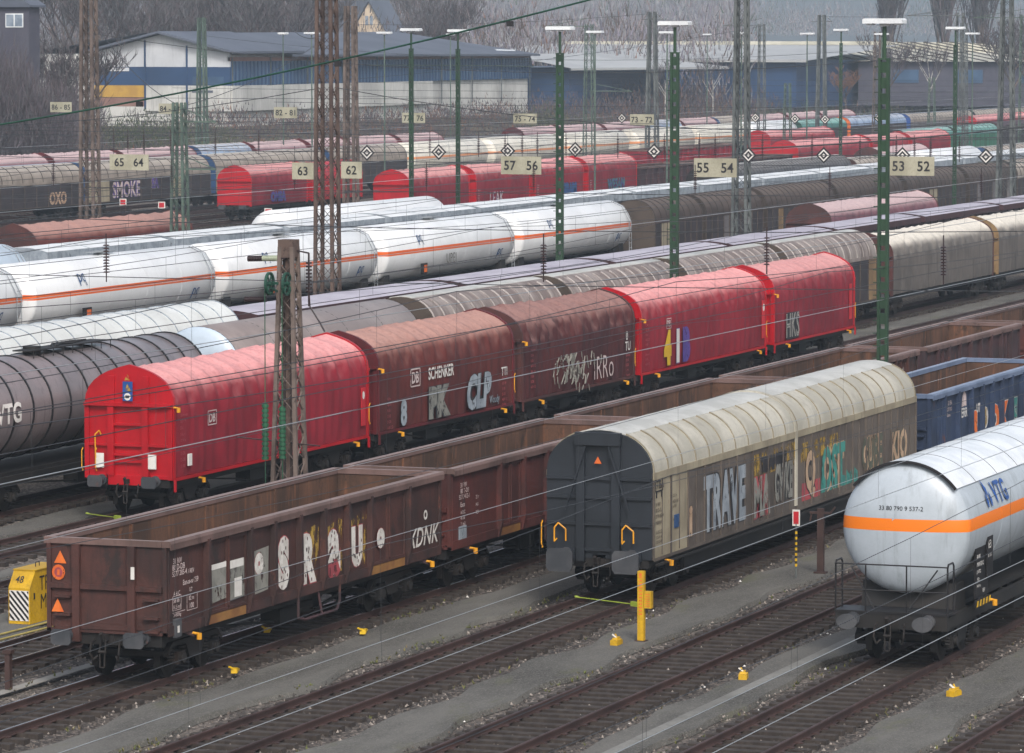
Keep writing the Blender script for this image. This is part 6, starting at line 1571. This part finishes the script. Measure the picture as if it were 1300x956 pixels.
for nm, args in {'bare': (13, .28, 1.0, 4, (0, 1)), 'thin': (11, .16, .8, 4, (0, 1)), 'poplar': (17, .3, .55, 4, (0, 1)), 'birch': (15, .16, .9, 3, (0, 1)), 'ochre': (9, .2, 1.1, 4, (2, 2))}.items():
    rr = random.Random(len(nm) * 7 + 1); h_, r_, s_, d_, m_ = args
    tb, cb_ = tree_mesh(rr, h_, r_, s_, d_, m_, fastig=(nm == 'poplar'), twigw=.03 if nm == 'poplar' else .05)
    TM[nm] = (mesh_of(tb, 'trunk', 'bark_birch' if nm == 'birch' else 'bark'), mesh_of(cb_, 'crown', ['twig_grey', 'twig_brown', 'twig_ochre'], smooth=False))
def tree(x, y, z, kind, label, s=1.0, group=None, rz=0):
    t = thing('%s_tree' % {'bare': 'bare', 'thin': 'bare', 'poplar': 'poplar', 'birch': 'birch', 'ochre': 'bare'}[kind], label, 'tree', (x, y, z), group, rz); t.scale = (s, s, s)
    link('trunk', TM[kind][0], t); link('crown', TM[kind][1], t)
tree(822, 227, 3, 'poplar', 'tall slender bare poplar above the tallest green lamp post', 1.45); tree(826, 217, 3, 'poplar', 'bushy bare poplar left of the pair at right', 1.5, rz=1); tree(828, 210, 3, 'poplar', 'bushy bare poplar right of the pair at right', 1.55, rz=2)
tree(793, 305.5, 8, 'birch', 'white-stemmed birch behind the hall roof', 1.15); tree(780, 296, 8, 'birch', 'leaning white-stemmed birch right of the hall ridge', .8, rz=2)
tree(796, 297, 8, 'ochre', 'rusty orange-brown tree right of the birch', 1.0)
gl = 'bare trees at the upper left'
for k, (x, y, kd, s, lab) in enumerate(((392, 203, 'bare', .75, 'bare tree at the left picture edge below the grey house'), (389, 194.5, 'thin', .8, 'bare tree left of the first rusty mast'), (392, 191, 'bare', .7, 'bare tree behind the first rusty mast'), (389, 192.5, 'thin', .7, 'thin bare tree between grey house and rusty mast'),
                                   (560, 262, 'bare', 1.2, 'bare tree behind the gable peak'), (580, 262, 'bare', 1.3, 'large bare tree above the hall roof'), (590, 258, 'thin', 1.4, 'thin bare tree above the hall roof'), (600, 255, 'bare', 1.3, 'bare tree left of the rust-brown mast top'),
                                   (640, 250, 'thin', 1.4, 'thin bare tree behind the cream gable'), (700, 274, 'bare', 1.2, 'bare tree right of the cream gable'))):
    tree(x, y, 4.2 if x < 450 else 5, kd, lab, s, gl, rz=k)
for k in range(12):
    if k in (1, 2, 3): continue
    az_ = radians(21.4 + k * .43 + .1 * sin(k * 5)); d_ = 590 + 60 * ((k * 37) % 5) / 5
    tree(d_ * cos(az_), d_ * sin(az_), 4, 'bare' if k % 3 else 'thin', 'bare tree rising behind the long hall, %s from the right' % ORD[k if not k else k - 3], 1.15 + .12 * (k % 4), gl, rz=k * 1.7)
for k, (x, y, kd, s, lab) in enumerate(((560, 186, 'birch', .55, 'small white-stemmed birch before the blue warehouse'), (575, 184, 'birch', .55, 'small slanting birch before the blue warehouse'), (600, 166, 'bare', .75, 'bare tree before the sawtooth hall wall'), (590, 157, 'birch', .7, 'pale birch before the sawtooth hall at right'), (610, 150, 'bare', .9, 'bare tree right of the sawtooth hall'), (640, 155, 'thin', 1.2, 'thin bare tree rising before the striped roof'), (600, 172, 'ochre', .6, 'brownish bare tree before the blue warehouse'))):
    tree(x, y, 4.0, kd, lab, s, 'small trees before the far halls', rz=k * 1.3)
# the scrub between yard and halls
b = MB(); br = random.Random(8)
for k in range(2300):
    x = br.uniform(330, 720); y = br.uniform(172.5, 199)
    if 440 < x < 550 and y > 197: continue
    z = rise(x, y) - .4; s = br.uniform(.6, 1.3) * (1 if x < 500 else min(1.75, 1 + (x - 500) / 110)) * (.75 + .35 * max(0, mnoise.noise(Vector((x * .05, y * .08, 2))) * 2))
    g_ = mnoise.noise(Vector((x * .03, y * .06, 5)))
    pal = (0, 1, 1, 2, 3) if g_ < .12 else (0, 2, 4, 5)
    if g_ > .3: pal = (4, 4, 5, 1)
    twigs(b, x, y, z, 2.9 * s, 1.7 * s, 62, .055, br, pal, up=.8, base=.0)
tag(b.build('scrub_undergrowth', ['twig_grey', 'twig_purple', 'twig_brown', 'twig_ochre', 'leaf_green', 'leaf_olive']), 'tangled purple-brown and green scrub between the yard and the halls', 'undergrowth')['kind'] = 'stuff'
b = MB()
for k in range(560):
    x = br.uniform(345, 445); y = br.uniform(182, 230)
    if atan2(y, x) < radians(26.05): continue; z = rise(x, y) - .3; s = br.uniform(1.0, 1.8)
    twigs(b, x, y, z, 5.2 * s, 2.2 * s, 110, .045, br, (0, 1, 1, 2, 2), up=.75, base=.0)
for k in range(150):
    x = br.uniform(362, 374); a = radians(br.uniform(26.3, 27.9)); y = x * math.tan(a); z = rise(x, y) - .3
    twigs(b, x, y, z, 11.2 * br.uniform(.7, 1.05), 2.0, 170, .04, br, (0, 1, 1, 2, 2), up=.8, base=.0)
tag(b.build('thicket_undergrowth', ['twig_grey', 'twig_brown', 'twig_purple']), 'bare reddish-brown thicket below the grey house at upper left', 'undergrowth')['kind'] = 'stuff'

# ------------------------------------------------------------------ haze: the misty air over the valley
m = bpy.data.materials.new('haze_air'); m.use_nodes = True; N, Lk = m.node_tree.nodes, m.node_tree.links
N.remove(N['Principled BSDF']); pv = N.new('ShaderNodeVolumePrincipled'); pv.inputs['Color'].default_value = (.74, .88, 1.0, 1); pv.inputs['Density'].default_value = .00027; pv.inputs['Anisotropy'].default_value = .1
Lk.new(pv.outputs[0], N['Material Output'].inputs['Volume'])
hz = MB(); hz.box(-60, 3300, -700, 1900, -3, 125); o = hz.build('haze', m); tag(o, 'thin pale blue mist hanging over the whole yard', 'haze')['kind'] = 'stuff'
